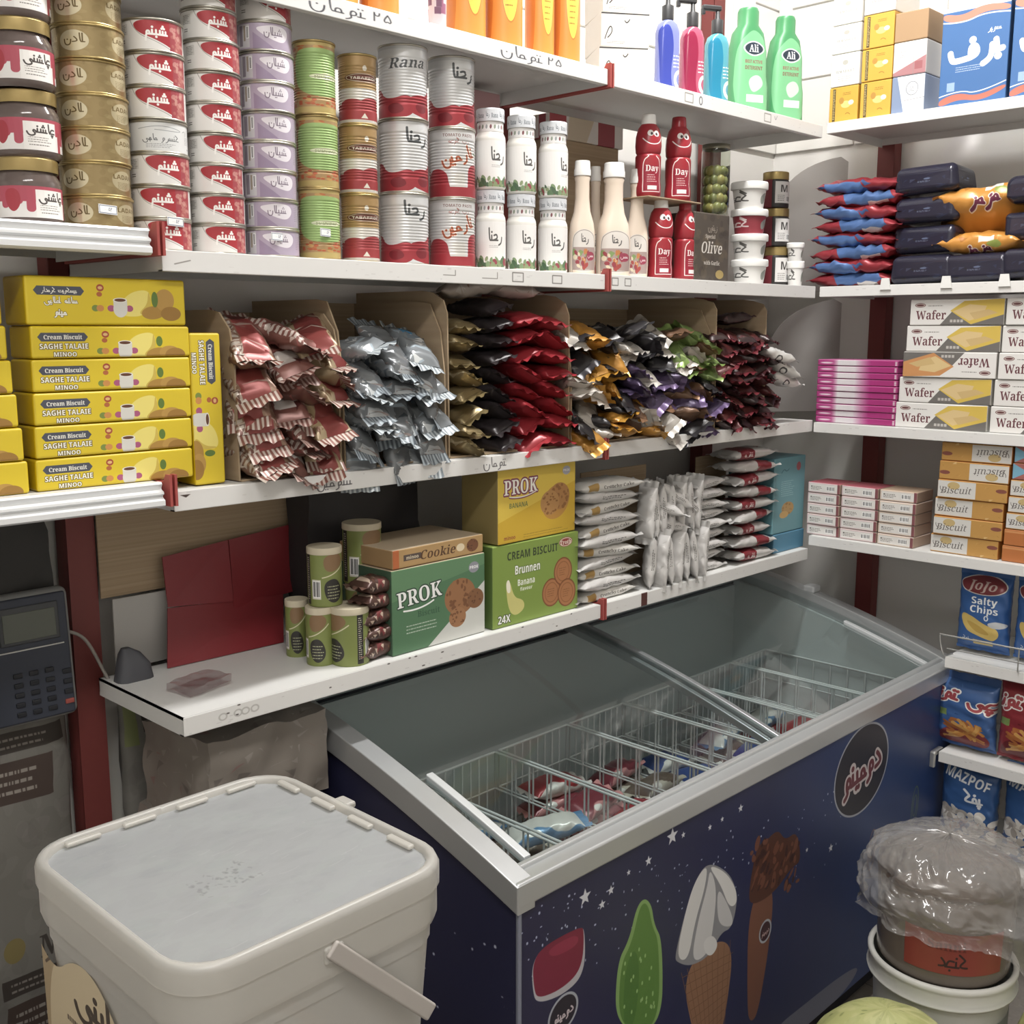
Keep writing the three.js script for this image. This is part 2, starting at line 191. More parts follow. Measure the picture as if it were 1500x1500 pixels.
// left bay
const uL = thing('shelving_unit', 'left shelving bay with fluted white price rails and yellow biscuits', 'shelving');
for (const [y, n] of [[S2L, 0], [S3L, 1]]) {
  const b = board(uL, -0.24, 0.777, y, 0.3, ZA, lipB);
  const sh = new THREE.Shape(); sh.moveTo(0, 0.002); for (const [a, c] of [[0.010, 0.002], [0.012, -0.001], [0.009, -0.007], [0.0095, -0.009], [0.016, -0.012], [0.0165, -0.015], [0.012, -0.018], [0.0125, -0.020], [0.019, -0.024], [0.019, -0.031], [0.014, -0.034], [0, -0.034]]) sh.lineTo(a, c);
  part('price_rail', new THREE.ExtrudeGeometry(sh, { depth: 1.0, bevelEnabled: false }).rotateY(-Math.PI / 2).scale(1, 1, 1).translate(0.5, 0, 0), M('#e2e4e6', 0.3, 0.1), b, [0, 0, 0.002]).rotation.y = 0;
}
// middle bay
const uM = thing('shelving_unit', 'middle shelving bay with tins, cake packs and green biscuit boxes', 'shelving');
board(uM, 0.0, 1.775, S1, 0.3, ZA, lipA1); board(uM, 0.79, 1.775, S2, 0.3, ZA, lipA2); board(uM, 0.79, 1.775, S3, 0.3, ZA, lipA3); board(uM, 0.787, 1.775, S4, 0.28, ZA, lipA4);
const uR = thing('shelving_unit', 'corner shelving bay with sauce bottles and white wrapped cakes', 'shelving');
board(uR, 1.785, 2.625, S1, 0.3, ZA, lipA1b); board(uR, 1.785, 2.625, S2, 0.3, ZA, lipA2b); board(uR, 1.785, 2.64, S3, 0.3, ZA, lipA3b); board(uR, 1.785, 2.645, S4, 0.28, ZA, lipA4b);
function post(u, x, y0 = 0, y1 = 2.6) { part('upright_post', merge([box(0.048, y1 - y0, 0.003, x, (y0 + y1) / 2, -1.775), box(0.003, y1 - y0, 0.04, x - 0.0225, (y0 + y1) / 2, -1.795), box(0.003, y1 - y0, 0.04, x + 0.0225, (y0 + y1) / 2, -1.795)]), redPaint, u); }
post(uM, 0.785); post(uR, 1.78); post(uR, 2.6);
for (const [u, x, y] of [[uM, 0.782, S2L], [uM, 0.782, S3L], [uR, 1.78, S1], [uR, 1.78, S2], [uR, 1.78, S3], [uR, 1.78, S4]]) {
  const sh = new THREE.Shape(); sh.moveTo(0, 0.012); sh.lineTo(0, -0.034); sh.lineTo(-0.02, -0.034); sh.lineTo(-0.30, -0.034); sh.lineTo(-0.30, 0.0); sh.lineTo(-0.02, 0.0); sh.lineTo(-0.012, 0.012);
  const g = new THREE.ExtrudeGeometry(sh, { depth: 0.004, bevelEnabled: false }).translate(0, 0, -0.002).rotateY(-Math.PI / 2);
  part('bracket', merge([g.clone().translate(-0.004, 0, 0), g.translate(0.004, 0, 0)]), clipRed, u, [x, y, ZA + (x < 1 && y !== S4 ? 0.022 : 0.006)], [0, 0, 0]);
}
// the shelves along the right wall: local +z of the unit points to -x
const uB = thing('shelving_unit', 'shelving along the right wall with wafer boxes and chips', 'shelving', [XF, 0, 0], -Math.PI / 2);
for (const y of [B1, B2, B3, B4]) board(uB, -1.465, -0.35, y, 0.3, 0, lipB, 0.026);
for (const y of [B5, B6]) board(uB, -1.078, -0.35, y, 0.3, 0, lipB, 0.028);
for (const x of [-1.45, -0.37]) part('upright_post', merge([box(0.048, 2.6, 0.003, x, 1.3, -0.305), box(0.003, 2.6, 0.04, x - 0.0225, 1.3, -0.325), box(0.003, 2.6, 0.04, x + 0.0225, 1.3, -0.325)]), redPaint, uB);
// wire guards on the chip shelves
for (const y of [B5]) { const z = 0.004, pts = [[-1.076, y + 0.004, z], [-1.086, y + 0.055, z], [-0.36, y + 0.055, z]]; part('wire_guard', merge([tubeOf([[-1.07, y + 0.002, -0.03], [-1.076, y + 0.004, z], [-1.087, y + 0.03, z], [-1.09, y + 0.055, z]], 0.0022), rod([-1.09, y + 0.055, z], [-0.36, y + 0.055, z], 0.0022), rod([-1.07, y + 0.022, z], [-0.36, y + 0.022, z], 0.0018), rod([-0.9, y, z], [-0.9, y + 0.055, z], 0.0018), rod([-0.7, y, z], [-0.7, y + 0.055, z], 0.0018)]), M('#b9b9b6', 0.3, 0.8), uB); }
for (const u of [1297, 1386, 1471]) { const z = onX(u, 412, XF).z, h = new THREE.Shape(); h.moveTo(-0.012, -0.014); h.lineTo(0.016, -0.014); h.lineTo(0.011, 0.014); h.lineTo(-0.008, 0.014); part('tag_holder', new THREE.ExtrudeGeometry(h, { depth: 0.003, bevelEnabled: false }), M('#e6e6e3', 0.4), uB, [z, B2 + 0.002, 0.002]); }
part('hook_bracket', merge([rbox(0.014, 0.012, 0.05, 0.003, -1.085, B6 - 0.006, -0.01), rbox(0.014, 0.04, 0.01, 0.003, -1.085, B6 - 0.022, 0.012)]), M('#c9c9c6', 0.35, 0.6), uB);
// added pale curved sheets that imitate patches of light on the corner wall
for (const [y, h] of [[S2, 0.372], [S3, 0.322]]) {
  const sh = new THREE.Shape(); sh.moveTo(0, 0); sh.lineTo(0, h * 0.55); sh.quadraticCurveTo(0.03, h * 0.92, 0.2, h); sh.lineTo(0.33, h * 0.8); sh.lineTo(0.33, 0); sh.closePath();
  const m = solo('light_patch_sheet', new THREE.ExtrudeGeometry(sh, { depth: 0.004, bevelEnabled: false }), M('#b9b4b0', 0.5), y === S2 ? 'added pale sheet for a lit wall patch beside the stacked red and blue bags' : 'added pale sheet for a lit wall patch beside the pink packs', 'panel', [onZ(1128, 380, -1.72).x, y + 0.001, -1.72], [0, -0.62, 0]);
}

// ---------------------------------------------------------------- chest freezer
const FX0 = 1.125, FX1 = 2.739, FZ = -1.09, FZB = -1.762;
const lidY = (z) => { const t = (-1.10 - z); return 0.758 + 0.345 * t - 0.15 * t * t; };   // the sloping, slightly bowed top
const fzSide = TM(512, 512, 0.4, 0, (g, w, h) => { fill(g, '#272b4f', 0, 0, w, h); const r = rng(31); for (let i = 0; i < 60; i++) { const x = r() * w, y = r() * h * 0.5; oval(g, '#b9bfd8', x, y, 0.8 + r() * 1.4, 0.8 + r() * 1.4); } }, true);
fzSide.map.wrapS = fzSide.map.wrapT = THREE.RepeatWrapping; fzSide.map.repeat.set(1.4, 1.4);
const fzFront = TM(2048, 840, 0.38, 0, (g, w, h) => {
  const F = (u, v) => { const p = onZ(u, v, FZ); return [(p.x - FX0) / (FX1 - FX0) * w, (0.742 - p.y) / 0.662 * h]; };
  const P = (a) => { const o = []; for (let i = 0; i < a.length; i += 2) o.push(...F(a[i], a[i + 1])); return o; };
  const bg = g.createLinearGradient(0, 0, w, 0); bg.addColorStop(0, '#242950'); bg.addColorStop(0.45, '#282f5e'); bg.addColorStop(0.72, '#2a4584'); bg.addColorStop(1, '#263f7c'); g.fillStyle = bg; g.fillRect(0, 0, w, h);
  const star = (u, v, r, c = '#d5d8e2') => { const [x, y] = F(u, v), p = []; for (let i = 0; i < 10; i++) { const a = i * Math.PI / 5 - 1.57, q = i % 2 ? r * 0.42 : r; p.push(x + q * Math.cos(a), y + q * Math.sin(a)); } poly(g, c, p); };
  for (const [u, v, r] of [[857, 1314, 20], [882, 1325, 12], [895, 1304, 12], [985, 1225, 22], [950, 1261, 13], [1001, 1223, 9], [1040, 1212, 9], [921, 1278, 8], [1085, 1184, 12], [1058, 1200, 8], [1217, 1242, 14], [1182, 1245, 8]]) star(u, v, r);
  const r = rng(12); for (let i = 0; i < 150; i++) { const t = r(), u = 760 + t * 480, v = 1400 - t * 190 + (r() - 0.5) * 120; const [x, y] = F(u, v); oval(g, '#aeb6d6', x, y, 1 + r() * 2.5, 1 + r() * 2.5); }
  // fruit ice, lime ice, soft ice cream, chocolate cone
  curve(g, '#b8b6bd', P([779, 1412, 796, 1386, 850, 1358, 857, 1362, 857, 1424, 830, 1455, 786, 1472, 780, 1450]), 0); curve(g, '#8f1f3f', P([780, 1410, 797, 1385, 850, 1357, 856, 1362, 853, 1418, 826, 1447, 788, 1464, 782, 1448]), 0); curve(g, '#a52a4a', P([800, 1392, 846, 1366, 848, 1384, 810, 1404]), 0);
  curve(g, '#7fae58', P([901, 1510, 903, 1412, 922, 1376, 932, 1330, 944, 1314, 955, 1326, 958, 1354, 971, 1378, 970, 1510]), 0); curve(g, '#578a34', P([906, 1510, 908, 1415, 926, 1380, 936, 1332, 944, 1321, 951, 1330, 955, 1356, 966, 1380, 965, 1510]), 0); curve(g, '#4c7f30', P([912, 1505, 915, 1420, 930, 1385, 938, 1420, 930, 1505]), 0);
  for (let i = 0; i < 26; i++) { const [x, y] = F(914 + r() * 46, 1385 + r() * 110); oval(g, '#8fbf6a', x, y, 3, 5); }
  curve(g, '#97684c', P([996, 1415, 1078, 1360, 1062, 1500, 1040, 1560, 1018, 1530]), 0); for (let i = 0; i < 9; i++) { poly(g, '#7d5138', P([998 + i * 9, 1425 - i * 6, 1020 + i * 5, 1520]), 2); poly(g, '#7d5138', P([1000 + i * 3, 1432 + i * 12, 1074 - i * 2, 1395 + i * 12]), 2); }
  const cream = (pts, c) => curve(g, c, P(pts), 0);
  cream([988, 1402, 1004, 1335, 1018, 1290, 1037, 1262, 1066, 1276, 1078, 1300, 1080, 1322, 1072, 1360, 1056, 1366, 1040, 1400, 1012, 1416, 992, 1410], '#8e8f98'); cream([990, 1404, 1003, 1340, 1017, 1292, 1037, 1264, 1033, 1300, 1018, 1350, 1008, 1408], '#d9d9dc'); cream([1012, 1412, 1022, 1350, 1036, 1300, 1040, 1270, 1050, 1300, 1046, 1350, 1038, 1398], '#cfcfd4'); cream([1036, 1266, 1062, 1276, 1078, 1300, 1080, 1324, 1068, 1330, 1056, 1296], '#e0e0e3'); cream([1052, 1300, 1064, 1320, 1074, 1345, 1072, 1358, 1054, 1356, 1050, 1330], '#c8c8ce');
  cream([1030, 1378, 1044, 1368, 1053, 1384, 1042, 1402, 1032, 1396], '#dadade');
  curve(g, '#84503c', P([1096, 1320, 1130, 1290, 1133, 1340, 1112, 1480, 1100, 1500, 1094, 1480]), 0); curve(g, '#5d3226', P([1096, 1310, 1108, 1240, 1122, 1232, 1140, 1214, 1150, 1232, 1168, 1216, 1174, 1262, 1160, 1270, 1140, 1300, 1120, 1318, 1100, 1326]), 0);
  for (let i = 0; i < 60; i++) { const [x, y] = F(1100 + r() * 70, 1232 + r() * 70); oval(g, r() < 0.5 ? '#7c4634' : '#47251c', x, y, 3 + r() * 9, 5 + r() * 16, r()); }
  const badge = (u, v, rx, ry, rot, c1, c2, word, s) => { const [x, y] = F(u, v); oval(g, '#aab0bd', x, y, rx + 6, ry + 6, rot); oval(g, c1, x, y, rx, ry, rot); if (word) { g.save(); g.translate(x, y); fa(g, word, 0, 4, s, c2[0], 0.2, [c2[1], 0.22], 0, -0.12); g.restore(); } };
  badge(1121, 1364, 24, 26, 0.2, '#4b2b33', ['#c9a9a9', '#4b2b33'], 'دومینو', 12); badge(825, 1484, 42, 36, -0.3, '#2f1e38', ['#d0c2c8', '#2f1e38'], 'دومینو', 20);
  badge(1263, 1127, 158, 128, -0.12, '#2d1d36', ['#7a2f3a', '#cfc6c8'], 'دومینو', 72);
  for (const [u, v, c] of [[1277, 1245, '#84606a'], [1340, 1180, '#55705f']]) for (const k of [1, 0.55]) { const [x, y] = F(u, v); oval(g, c, x, y, 22 * k, 62 * k, 0.1, 5); }
  curve(g, '#70768e', P([1130, 1510, 1180, 1470, 1230, 1430, 1262, 1412, 1240, 1450, 1190, 1500, 1150, 1530]), 0);
}, true);
const alu = M('#c3c6c8', 0.33, 0.55), fzDark = M('#1b1d30', 0.5), fzLiner = M('#c9d0d0', 0.45);
const fz = thing('chest_freezer', 'navy chest freezer with sloping glass lids and printed ice cream front', 'freezer', [0, 0, 0]);
part('front_panel', box(FX1 - FX0, 0.662, 0.03), [fzSide, fzSide, fzDark, fzDark, fzFront, fzDark], fz, [(FX0 + FX1) / 2, 0.411, FZ - 0.015]);
{
  const side = () => { const s = new THREE.Shape(); s.moveTo(-FZ + 0.03, 0.08); s.lineTo(-FZB, 0.08); s.lineTo(-FZB, lidY(FZB) - 0.03); for (let i = 1; i <= 8; i++) { const z = FZB + (FZ - 0.03 - FZB) * i / 8; s.lineTo(-z, lidY(z) - 0.03); } return new THREE.ExtrudeGeometry(s, { depth: 0.03, bevelEnabled: false }).rotateY(Math.PI / 2); };
  part('side_panel', side(), fzSide, fz, [FX0, 0, 0]).scale.z = 1; part('side_panel', side(), fzSide, fz, [FX1 - 0.03, 0, 0]);
  part('back_panel', box(FX1 - FX0, lidY(FZB) - 0.11, 0.02), fzDark, fz, [(FX0 + FX1) / 2, 0.08 + (lidY(FZB) - 0.11) / 2, FZB + 0.01]);
  part('liner', merge([box(FX1 - FX0 - 0.06, 0.02, 0.62, 0, 0.34, 0), box(FX1 - FX0 - 0.06, 0.53, 0.012, 0, 0.605, -0.31), box(FX1 - FX0 - 0.06, 0.39, 0.012, 0, 0.53, 0.3), ...[0, FX1 - FX0 - 0.074].map((dx) => { const s = new THREE.Shape(); s.moveTo(1.125, 0.34); s.lineTo(1.735, 0.34); for (let i = 0; i <= 8; i++) { const z = -1.735 + 0.61 * i / 8; s.lineTo(-z, lidY(z) - 0.032); } return new THREE.ExtrudeGeometry(s, { depth: 0.012, bevelEnabled: false }).rotateY(Math.PI / 2).translate(dx - (FX1 - FX0) / 2 + 0.031, 0, -(FZ + FZB) / 2); })]), fzLiner, fz, [(FX0 + FX1) / 2, 0, (FZ + FZB) / 2]);
  part('plinth', box(FX1 - FX0 - 0.06, 0.075, 0.6), M('#15151b', 0.8), fz, [(FX0 + FX1) / 2, 0.0435, (FZ + FZB) / 2]);
  part('corner_trim', rbox(0.008, 0.66, 0.008, 0.003), M('#8d93a8', 0.4, 0.3), fz, [FX0 + 0.002, 0.41, FZ + 0.001]);
  const rail = (w, up, down, z0 = FZ + 0.006, z1 = FZB) => { const s = new THREE.Shape(), n = 14; for (let i = 0; i <= n; i++) { const z = z0 + (z1 - z0) * i / n; i ? s.lineTo(-z, lidY(z) + up) : s.moveTo(-z, lidY(z) + up); } for (let i = n; i >= 0; i--) { const z = z0 + (z1 - z0) * i / n; s.lineTo(-z, lidY(z) - down); } return new THREE.ExtrudeGeometry(s, { depth: w, bevelEnabled: true, bevelSize: 0.002, bevelThickness: 0.002, bevelSegments: 2 }).rotateY(Math.PI / 2); };
  part('lid_rail', rail(0.036, 0.012, 0.03), alu, fz, [FX0 - 0.006, 0, 0]); part('lid_rail', rail(0.036, 0.012, 0.03), alu, fz, [FX1 - 0.03, 0, 0]);
  part('front_rail', merge([rbox(FX1 - FX0 + 0.014, 0.042, 0.036, 0.005, 0, 0, 0), rbox(FX1 - FX0 - 0.03, 0.016, 0.014, 0.004, 0, 0.02, -0.02)]), alu, fz, [(FX0 + FX1) / 2, 0.748, FZ - 0.01]);
  part('back_rail', rbox(FX1 - FX0, 0.05, 0.06, 0.006), alu, fz, [(FX0 + FX1) / 2, lidY(FZB) - 0.005, FZB + 0.03]);
  part('corner_cap', rbox(0.04, 0.02, 0.035, 0.006), M('#b7babc', 0.4), fz, [FX1 - 0.012, lidY(-1.50) + 0.02, -1.50]);
  const glass = M('#e3eceb', 0.06, 0, { transmission: 1, ior: 1.5 });
  const pane = (x0, x1, dy) => { const pos = [], idx = [], uv = [], n = 14; for (let i = 0; i <= n; i++) { const z = -1.118 + (FZB + 0.06 + 1.118) * i / n; pos.push(x0, lidY(z) + dy, z, x1, lidY(z) + dy, z); uv.push(0, i / n, 1, i / n); if (i) { const a = 2 * i - 2; idx.push(a, a + 1, a + 3, a, a + 3, a + 2); } } const g = new THREE.BufferGeometry(); g.setAttribute('position', new THREE.Float32BufferAttribute(pos, 3)); g.setAttribute('uv', new THREE.Float32BufferAttribute(uv, 2)); g.setIndex(idx); g.computeVertexNormals(); return g; };
  for (const [x0, x1, dy] of [[FX0 + 0.034, 1.945, 0.002], [1.915, FX1 - 0.034, -0.008]]) {
    const lid = part('glass_lid', pane(x0, x1, dy), glass, fz);
    const xe = x0 > 1.5 ? x0 : x1 - 0.008;
    part('edge_trim', rail(0.010, 0.004 + dy, 0.008 - dy, -1.125, FZB + 0.06), M('#aeb3b6', 0.3, 0.7), lid, [xe, 0, 0]);
    part('finger_grip', rail(0.012, 0.006 + dy, 0.004 - dy, -1.13, -1.36), M('#cdd1d3', 0.4, 0.3), lid, [x0 > 1.5 ? x1 - 0.05 : x0 + 0.022, 0, 0]);
  }
}
// wire baskets and what lies in them
const wire = M('#d9dcdc', 0.4, 0.2);
const bx = [1.170, 1.372, 1.603, 1.836, 2.042, 2.277, 2.512, 2.692], RIM = 0.70;
const iceKinds = [['#b3272f', '#e3d9d3'], ['#4a3a36', '#b38b5f'], ['#2d4f9c', '#e9e6e0'], ['#d9d6cf', '#5a8fc0'], ['#8a2f3c', '#d88a8a'], ['#6d5a4a', '#cfc6b2']];
const iceMats = iceKinds.map(([a, b], k) => TM(128, 128, 0.3, 0.1, (g, w, h) => { fill(g, a, 0, 0, w, h); curve(g, b, [0, 60, 50, 30, 90, 70, 128, 40, 128, 95, 60, 110, 0, 90], 0); oval(g, '#efece4', 40, 50, 14, 8, 0.4); fine(g, 20, 80, 80, 3, '#fff', k); }));
for (let i = 0; i < 7; i++) {
  const w = bx[i + 1] - bx[i] - 0.012, d = 0.46, t = thing('wire_basket', ['white wire basket at the left end of the freezer behind the corner rail', 'white wire basket of dark ice cream packs with a blue and cream wrapper on top', 'white wire basket of deep red ice cream packs', 'white wire basket under the middle lid rail', 'white wire basket right after the middle lid rail', 'white wire basket second from the freezer right end', 'white wire basket at the right end of the freezer'][i], 'basket', [(bx[i] + bx[i + 1]) / 2, 0.352, -1.385], 0, 'baskets in the freezer');
  const H = RIM - 0.352, hw = w / 2, hd = d / 2, R = 0.0022;
  part('rim', merge([rod([-hw, H, -hd], [hw, H, -hd], 0.003), rod([-hw, H, hd], [hw, H, hd], 0.003), rod([-hw, H, -hd], [-hw, H, hd], 0.003), rod([hw, H, -hd], [hw, H, hd], 0.003)]), wire, t);
  const panel = (f) => { const q = []; for (let k = 0; k <= 9; k++) q.push(rod(f(k / 9, 0.004), f(k / 9, H), R, 5)); for (let k = 0; k < 4; k++) q.push(rod(f(0, 0.004 + H * k / 4), f(1, 0.004 + H * k / 4), R, 5)); return merge(q); };
  part('wire_panel', panel((s, y) => [-hw, y, -hd + d * s]), wire, t); part('wire_panel', panel((s, y) => [hw, y, -hd + d * s]), wire, t);
  part('wire_panel', panel((s, y) => [-hw + w * s, y, -hd]), wire, t); part('wire_panel', panel((s, y) => [-hw + w * s, y, hd]), wire, t);
}

// ---------------------------------------------------------------- the big lidded tub in front
const tubMat = new THREE.MeshPhysicalMaterial({ color: '#e6e4df', roughness: 0.38, transmission: 0.55, thickness: 0 });
const lidMat = new THREE.MeshPhysicalMaterial({ roughness: 0.45, transmission: 0.45, thickness: 0, map: tex(512, 512, (g, w, h) => { fill(g, '#bfc3c7', 0, 0, w, h); const r = rng(77); for (let i = 0; i < 420; i++) { g.globalAlpha = 0.06; oval(g, r() < 0.6 ? '#989da3' : '#d4d5d6', r() * w, r() * h, 6 + r() * 50, 3 + r() * 16, r() * 0.8 - 0.4); } for (let i = 0; i < 40; i++) { g.globalAlpha = 0.35; const x = r() * w, y = r() * h; curve(g, '#f2f2f0', [x, y, x + 20 * r(), y + 6 * r(), x + 40 * r(), y - 5 * r()], 1); } for (let i = 0; i < 70; i++) { g.globalAlpha = 0.3; oval(g, '#86888a', 150 + r() * 110, 250 + r() * 60 + r() * 20, 1 + r() * 5, 1 + r() * 3, r() * 3); } g.globalAlpha = 1; }) });
{
  const hx = 0.18, hz = 0.196, cx = 0.655, cz = -1.104, top = 0.98, base = 0.635, tb = thing('lidded_tub', 'large translucent plastic tub with clip-on lid and carry handle', 'tub', [cx, base, cz]);
  const H = top - base;
  part('body', loft([[0.0, hx * 0.84, hz * 0.84, 0.05], [0.006, hx * 0.86, hz * 0.86, 0.05], [H - 0.10, hx * 0.945, hz * 0.945, 0.055], [H - 0.098, hx * 0.955, hz * 0.955, 0.055], [H - 0.012, hx * 0.965, hz * 0.965, 0.058]], 96, false), tubMat, tb);
  part('base', loft([[0, hx * 0.84, hz * 0.84, 0.05], [0.002, hx * 0.84, hz * 0.84, 0.05]], 64), tubMat, tb);
  part('skirt', loft([[H - 0.075, hx * 0.985, hz * 0.985, 0.06], [H - 0.066, hx * 1.0, hz * 1.0, 0.062], [H - 0.03, hx * 1.0, hz * 1.0, 0.062]], 96, false), tubMat, tb);
  const lid = part('lid', loft([[H - 0.03, hx * 1.012, hz * 1.012, 0.062], [H - 0.008, hx * 1.012, hz * 1.012, 0.062], [H - 0.001, hx * 0.995, hz * 0.995, 0.06], [H, hx * 0.97, hz * 0.97, 0.058], [H - 0.002, hx * 0.945, hz * 0.945, 0.055], [H - 0.009, hx * 0.935, hz * 0.935, 0.05]], 96, false), tubMat, tb);
  const sh = new THREE.Shape(); { const a = hx * 0.935, b = hz * 0.935, r = 0.05; sh.moveTo(-a + r, -b); sh.lineTo(a - r, -b); sh.quadraticCurveTo(a, -b, a, -b + r); sh.lineTo(a, b - r); sh.quadraticCurveTo(a, b, a - r, b); sh.lineTo(-a + r, b); sh.quadraticCurveTo(-a, b, -a, b - r); sh.lineTo(-a, -b + r); sh.quadraticCurveTo(-a, -b, -a + r, -b); }
  const lg = new THREE.ShapeGeometry(sh, 16); { const u = lg.attributes.uv; for (let i = 0; i < u.count; i++) u.setXY(i, u.getX(i) / 0.37 + 0.5, u.getY(i) / 0.4 + 0.5); }
  part('lid_panel', lg.rotateX(-Math.PI / 2), lidMat, lid, [0, H - 0.0088, 0]);
  const clip = rbox(0.045, 0.006, 0.010, 0.0028);
  for (const k of [-0.11, -0.035, 0.04, 0.115]) part('clip', clip, tubMat, lid, [k, H - 0.004, -hz * 0.9]);
  for (const k of [-0.13, -0.05, 0.03, 0.11]) part('clip', clip, tubMat, lid, [hx * 0.9, H - 0.004, k], [0, Math.PI / 2, 0]);
  part('pour_tab', rbox(0.05, 0.01, 0.03, 0.004), tubMat, lid, [hx * 1.05, H - 0.02, -0.06]);
  // handle folded against the front right side
  part('handle', rbox(0.2, 0.021, 0.007, 0.003), M('#b3aca6', 0.5), tb, [0.0605, H - 0.107, hz * 1.02], [0, 0, -0.79]);
  part('handle_pivot', rbox(0.026, 0.02, 0.008, 0.004), tubMat, tb, [-0.004, H - 0.045, hz * 1.0]);
  const labTex = TM(512, 512, 0.4, 0, (g, w, h) => { fill(g, '#b59a72', 0, 0, w, h); curve(g, '#d8c39a', [30, 160, 150, 40, 330, 30, 480, 200, 500, 520, 20, 520], 0); curve(g, '#5f4a38', [20, 150, 140, 30, 330, 20, 490, 190, 505, 400], 9); fa(g, 'لبنی', 250, 170, 90, '#4c3d30', 0.2); fine(g, 120, 260, 280, 4, '#5d4b3b', 4, 50, 16); });
  const ls = new THREE.Shape(); ls.moveTo(-0.13, -0.12); ls.lineTo(-0.135, 0.045); ls.quadraticCurveTo(-0.10, 0.02, -0.07, 0.045); ls.quadraticCurveTo(0.0, 0.09, 0.06, 0.02); ls.quadraticCurveTo(0.10, -0.04, 0.12, -0.12);
  const g2 = new THREE.ShapeGeometry(ls, 12); { const u = g2.attributes.uv; for (let i = 0; i < u.count; i++) u.setXY(i, u.getX(i) / 0.27 + 0.5, u.getY(i) / 0.21 + 0.58); }
  part('label', g2, labTex, tb, [-hx * 0.945 - 0.002, 0.185, -0.035], [0.0, -Math.PI / 2, 0]).rotation.z = 0;
}
// the stool it stands on
{ const t = thing('stool', 'low wooden stool under the translucent tub', 'stool', [0.655, 0.006, -1.104]); const wd = TM(256, 256, 0.6, 0, (g, w, h) => { fill(g, '#6b523d', 0, 0, w, h); const r = rng(6); for (let i = 0; i < 90; i++) { g.globalAlpha = 0.2; fill(g, r() < 0.5 ? '#4d392a' : '#85684d', 0, r() * h, w, 1 + r() * 3); } g.globalAlpha = 1; });
  part('seat', rbox(0.36, 0.03, 0.36, 0.006), wd, t, [0, 0.612, 0]); for (const a of [-1, 1]) for (const b of [-1, 1]) part('leg', rbox(0.035, 0.597, 0.035, 0.004), wd, t, [a * 0.15, 0.2985, b * 0.15]); part('stretcher', rbox(0.27, 0.03, 0.02, 0.003), wd, t, [0, 0.2, 0.15]); part('stretcher', rbox(0.27, 0.03, 0.02, 0.003), wd, t, [0, 0.2, -0.15]); }

// ---------------------------------------------------------------- goods: round tins, jars and bottles
const TURN = Math.PI;
function cyl(u0, u1, v, zf) {   // a standing cylinder on a shelf of the back wall whose front touches z = zf
  let r = 0.04, x = 0, z = 0; for (let k = 0; k < 4; k++) { z = zf - r; const p = onZ((u0 + u1) / 2, v, z); x = p.x; const d = p.clone().sub(EYE); r = (u1 - u0) / 2 / FOCAL * d.dot(FW) * 0.985; } return { x, z, r };
}
const heightAt = (u, v, z) => onZ(u, v, z).y;
const tinMetal = M('#b9b5a8', 0.3, 0.85), goldMetal = M('#b79d5f', 0.32, 0.7), whiteCap = M('#efeeea', 0.45);
function tinGeo(r, h, ribs, r0 = 0.18, r1 = 0.85) {
  const pts = [], n = ribs ? ribs * 6 : 4; for (let i = 0; i <= n; i++) { const t = i / n; let q = r; if (ribs && t > r0 && t < r1) q = r - 0.0011 * (0.5 - 0.5 * Math.cos((t - r0) / (r1 - r0) * ribs * 2 * Math.PI)); pts.push([q, 0.003 + t * (h - 0.006)]); }
  return { body: lathe(pts, 40), rim: lathe([[r * 0.985, h - 0.0035], [r + 0.0012, h - 0.0035], [r + 0.0016, h - 0.0015], [r + 0.001, h], [r - 0.0012, h], [r - 0.0018, h - 0.003]], 40), foot: lathe([[r - 0.0015, 0], [r + 0.001, 0], [r + 0.0014, 0.002], [r * 0.99, 0.0034]], 40), lid: lathe([[0, h - 0.003], [r * 0.5, h - 0.003], [r * 0.55, h - 0.0022], [r - 0.0016, h - 0.0024]], 36), end: lathe([[r - 0.001, 0.0005], [0, 0.0005]], 30) };
}
function tin(name, G, mat, metal, label, cat, p, yaw, group) { const t = thing(name, label, cat, p, yaw + TURN, group); part('body', G.body, mat, t); part('rim', G.rim, metal, t); part('base_rim', G.foot, metal, t); part('lid', G.lid, metal, t); part('base', G.end, metal, t); return t; }
const R = rng(1234), jit = (a) => (R() - 0.5) * 2 * a;
// --- printed bands (the middle of the strip faces the shop)
const tunaTex = TM(1024, 160, 0.35, 0.1, (g, w, h) => { fill(g, '#e8e6e2', 0, 0, w, h); for (const o of [0, 512]) { g.save(); g.translate(o, 0); curve(g, '#c22f38', [120, 0, 150, 70, 260, 110, 370, 160, 430, 160, 430, 0], 0); curve(g, '#a9a49c', [112, 0, 145, 76, 258, 118, 360, 165], 4); fill(g, '#b5424a', 330, 0, 110, 160); const r = rng(3); for (let i = 0; i < 30; i++) { g.globalAlpha = 0.7; oval(g, r() < 0.5 ? '#d79a8c' : '#c46a62', 345 + r() * 85, 20 + r() * 130, 8 + r() * 12, 6 + r() * 9, r() * 3); } g.globalAlpha = 1; fa(g, 'شبنم', 252, 62, 56, '#f6f4f0', 0.2); fill(g, '#d8d5d0', 20, 20, 70, 60); fine(g, 24, 26, 60, 6, '#6d6a66', 9, 9, 3); fill(g, '#77736d', 30, 105, 34, 5); fill(g, '#77736d', 30, 117, 34, 5); g.restore(); } fill(g, '#cfccc6', 0, 0, w, 3); });
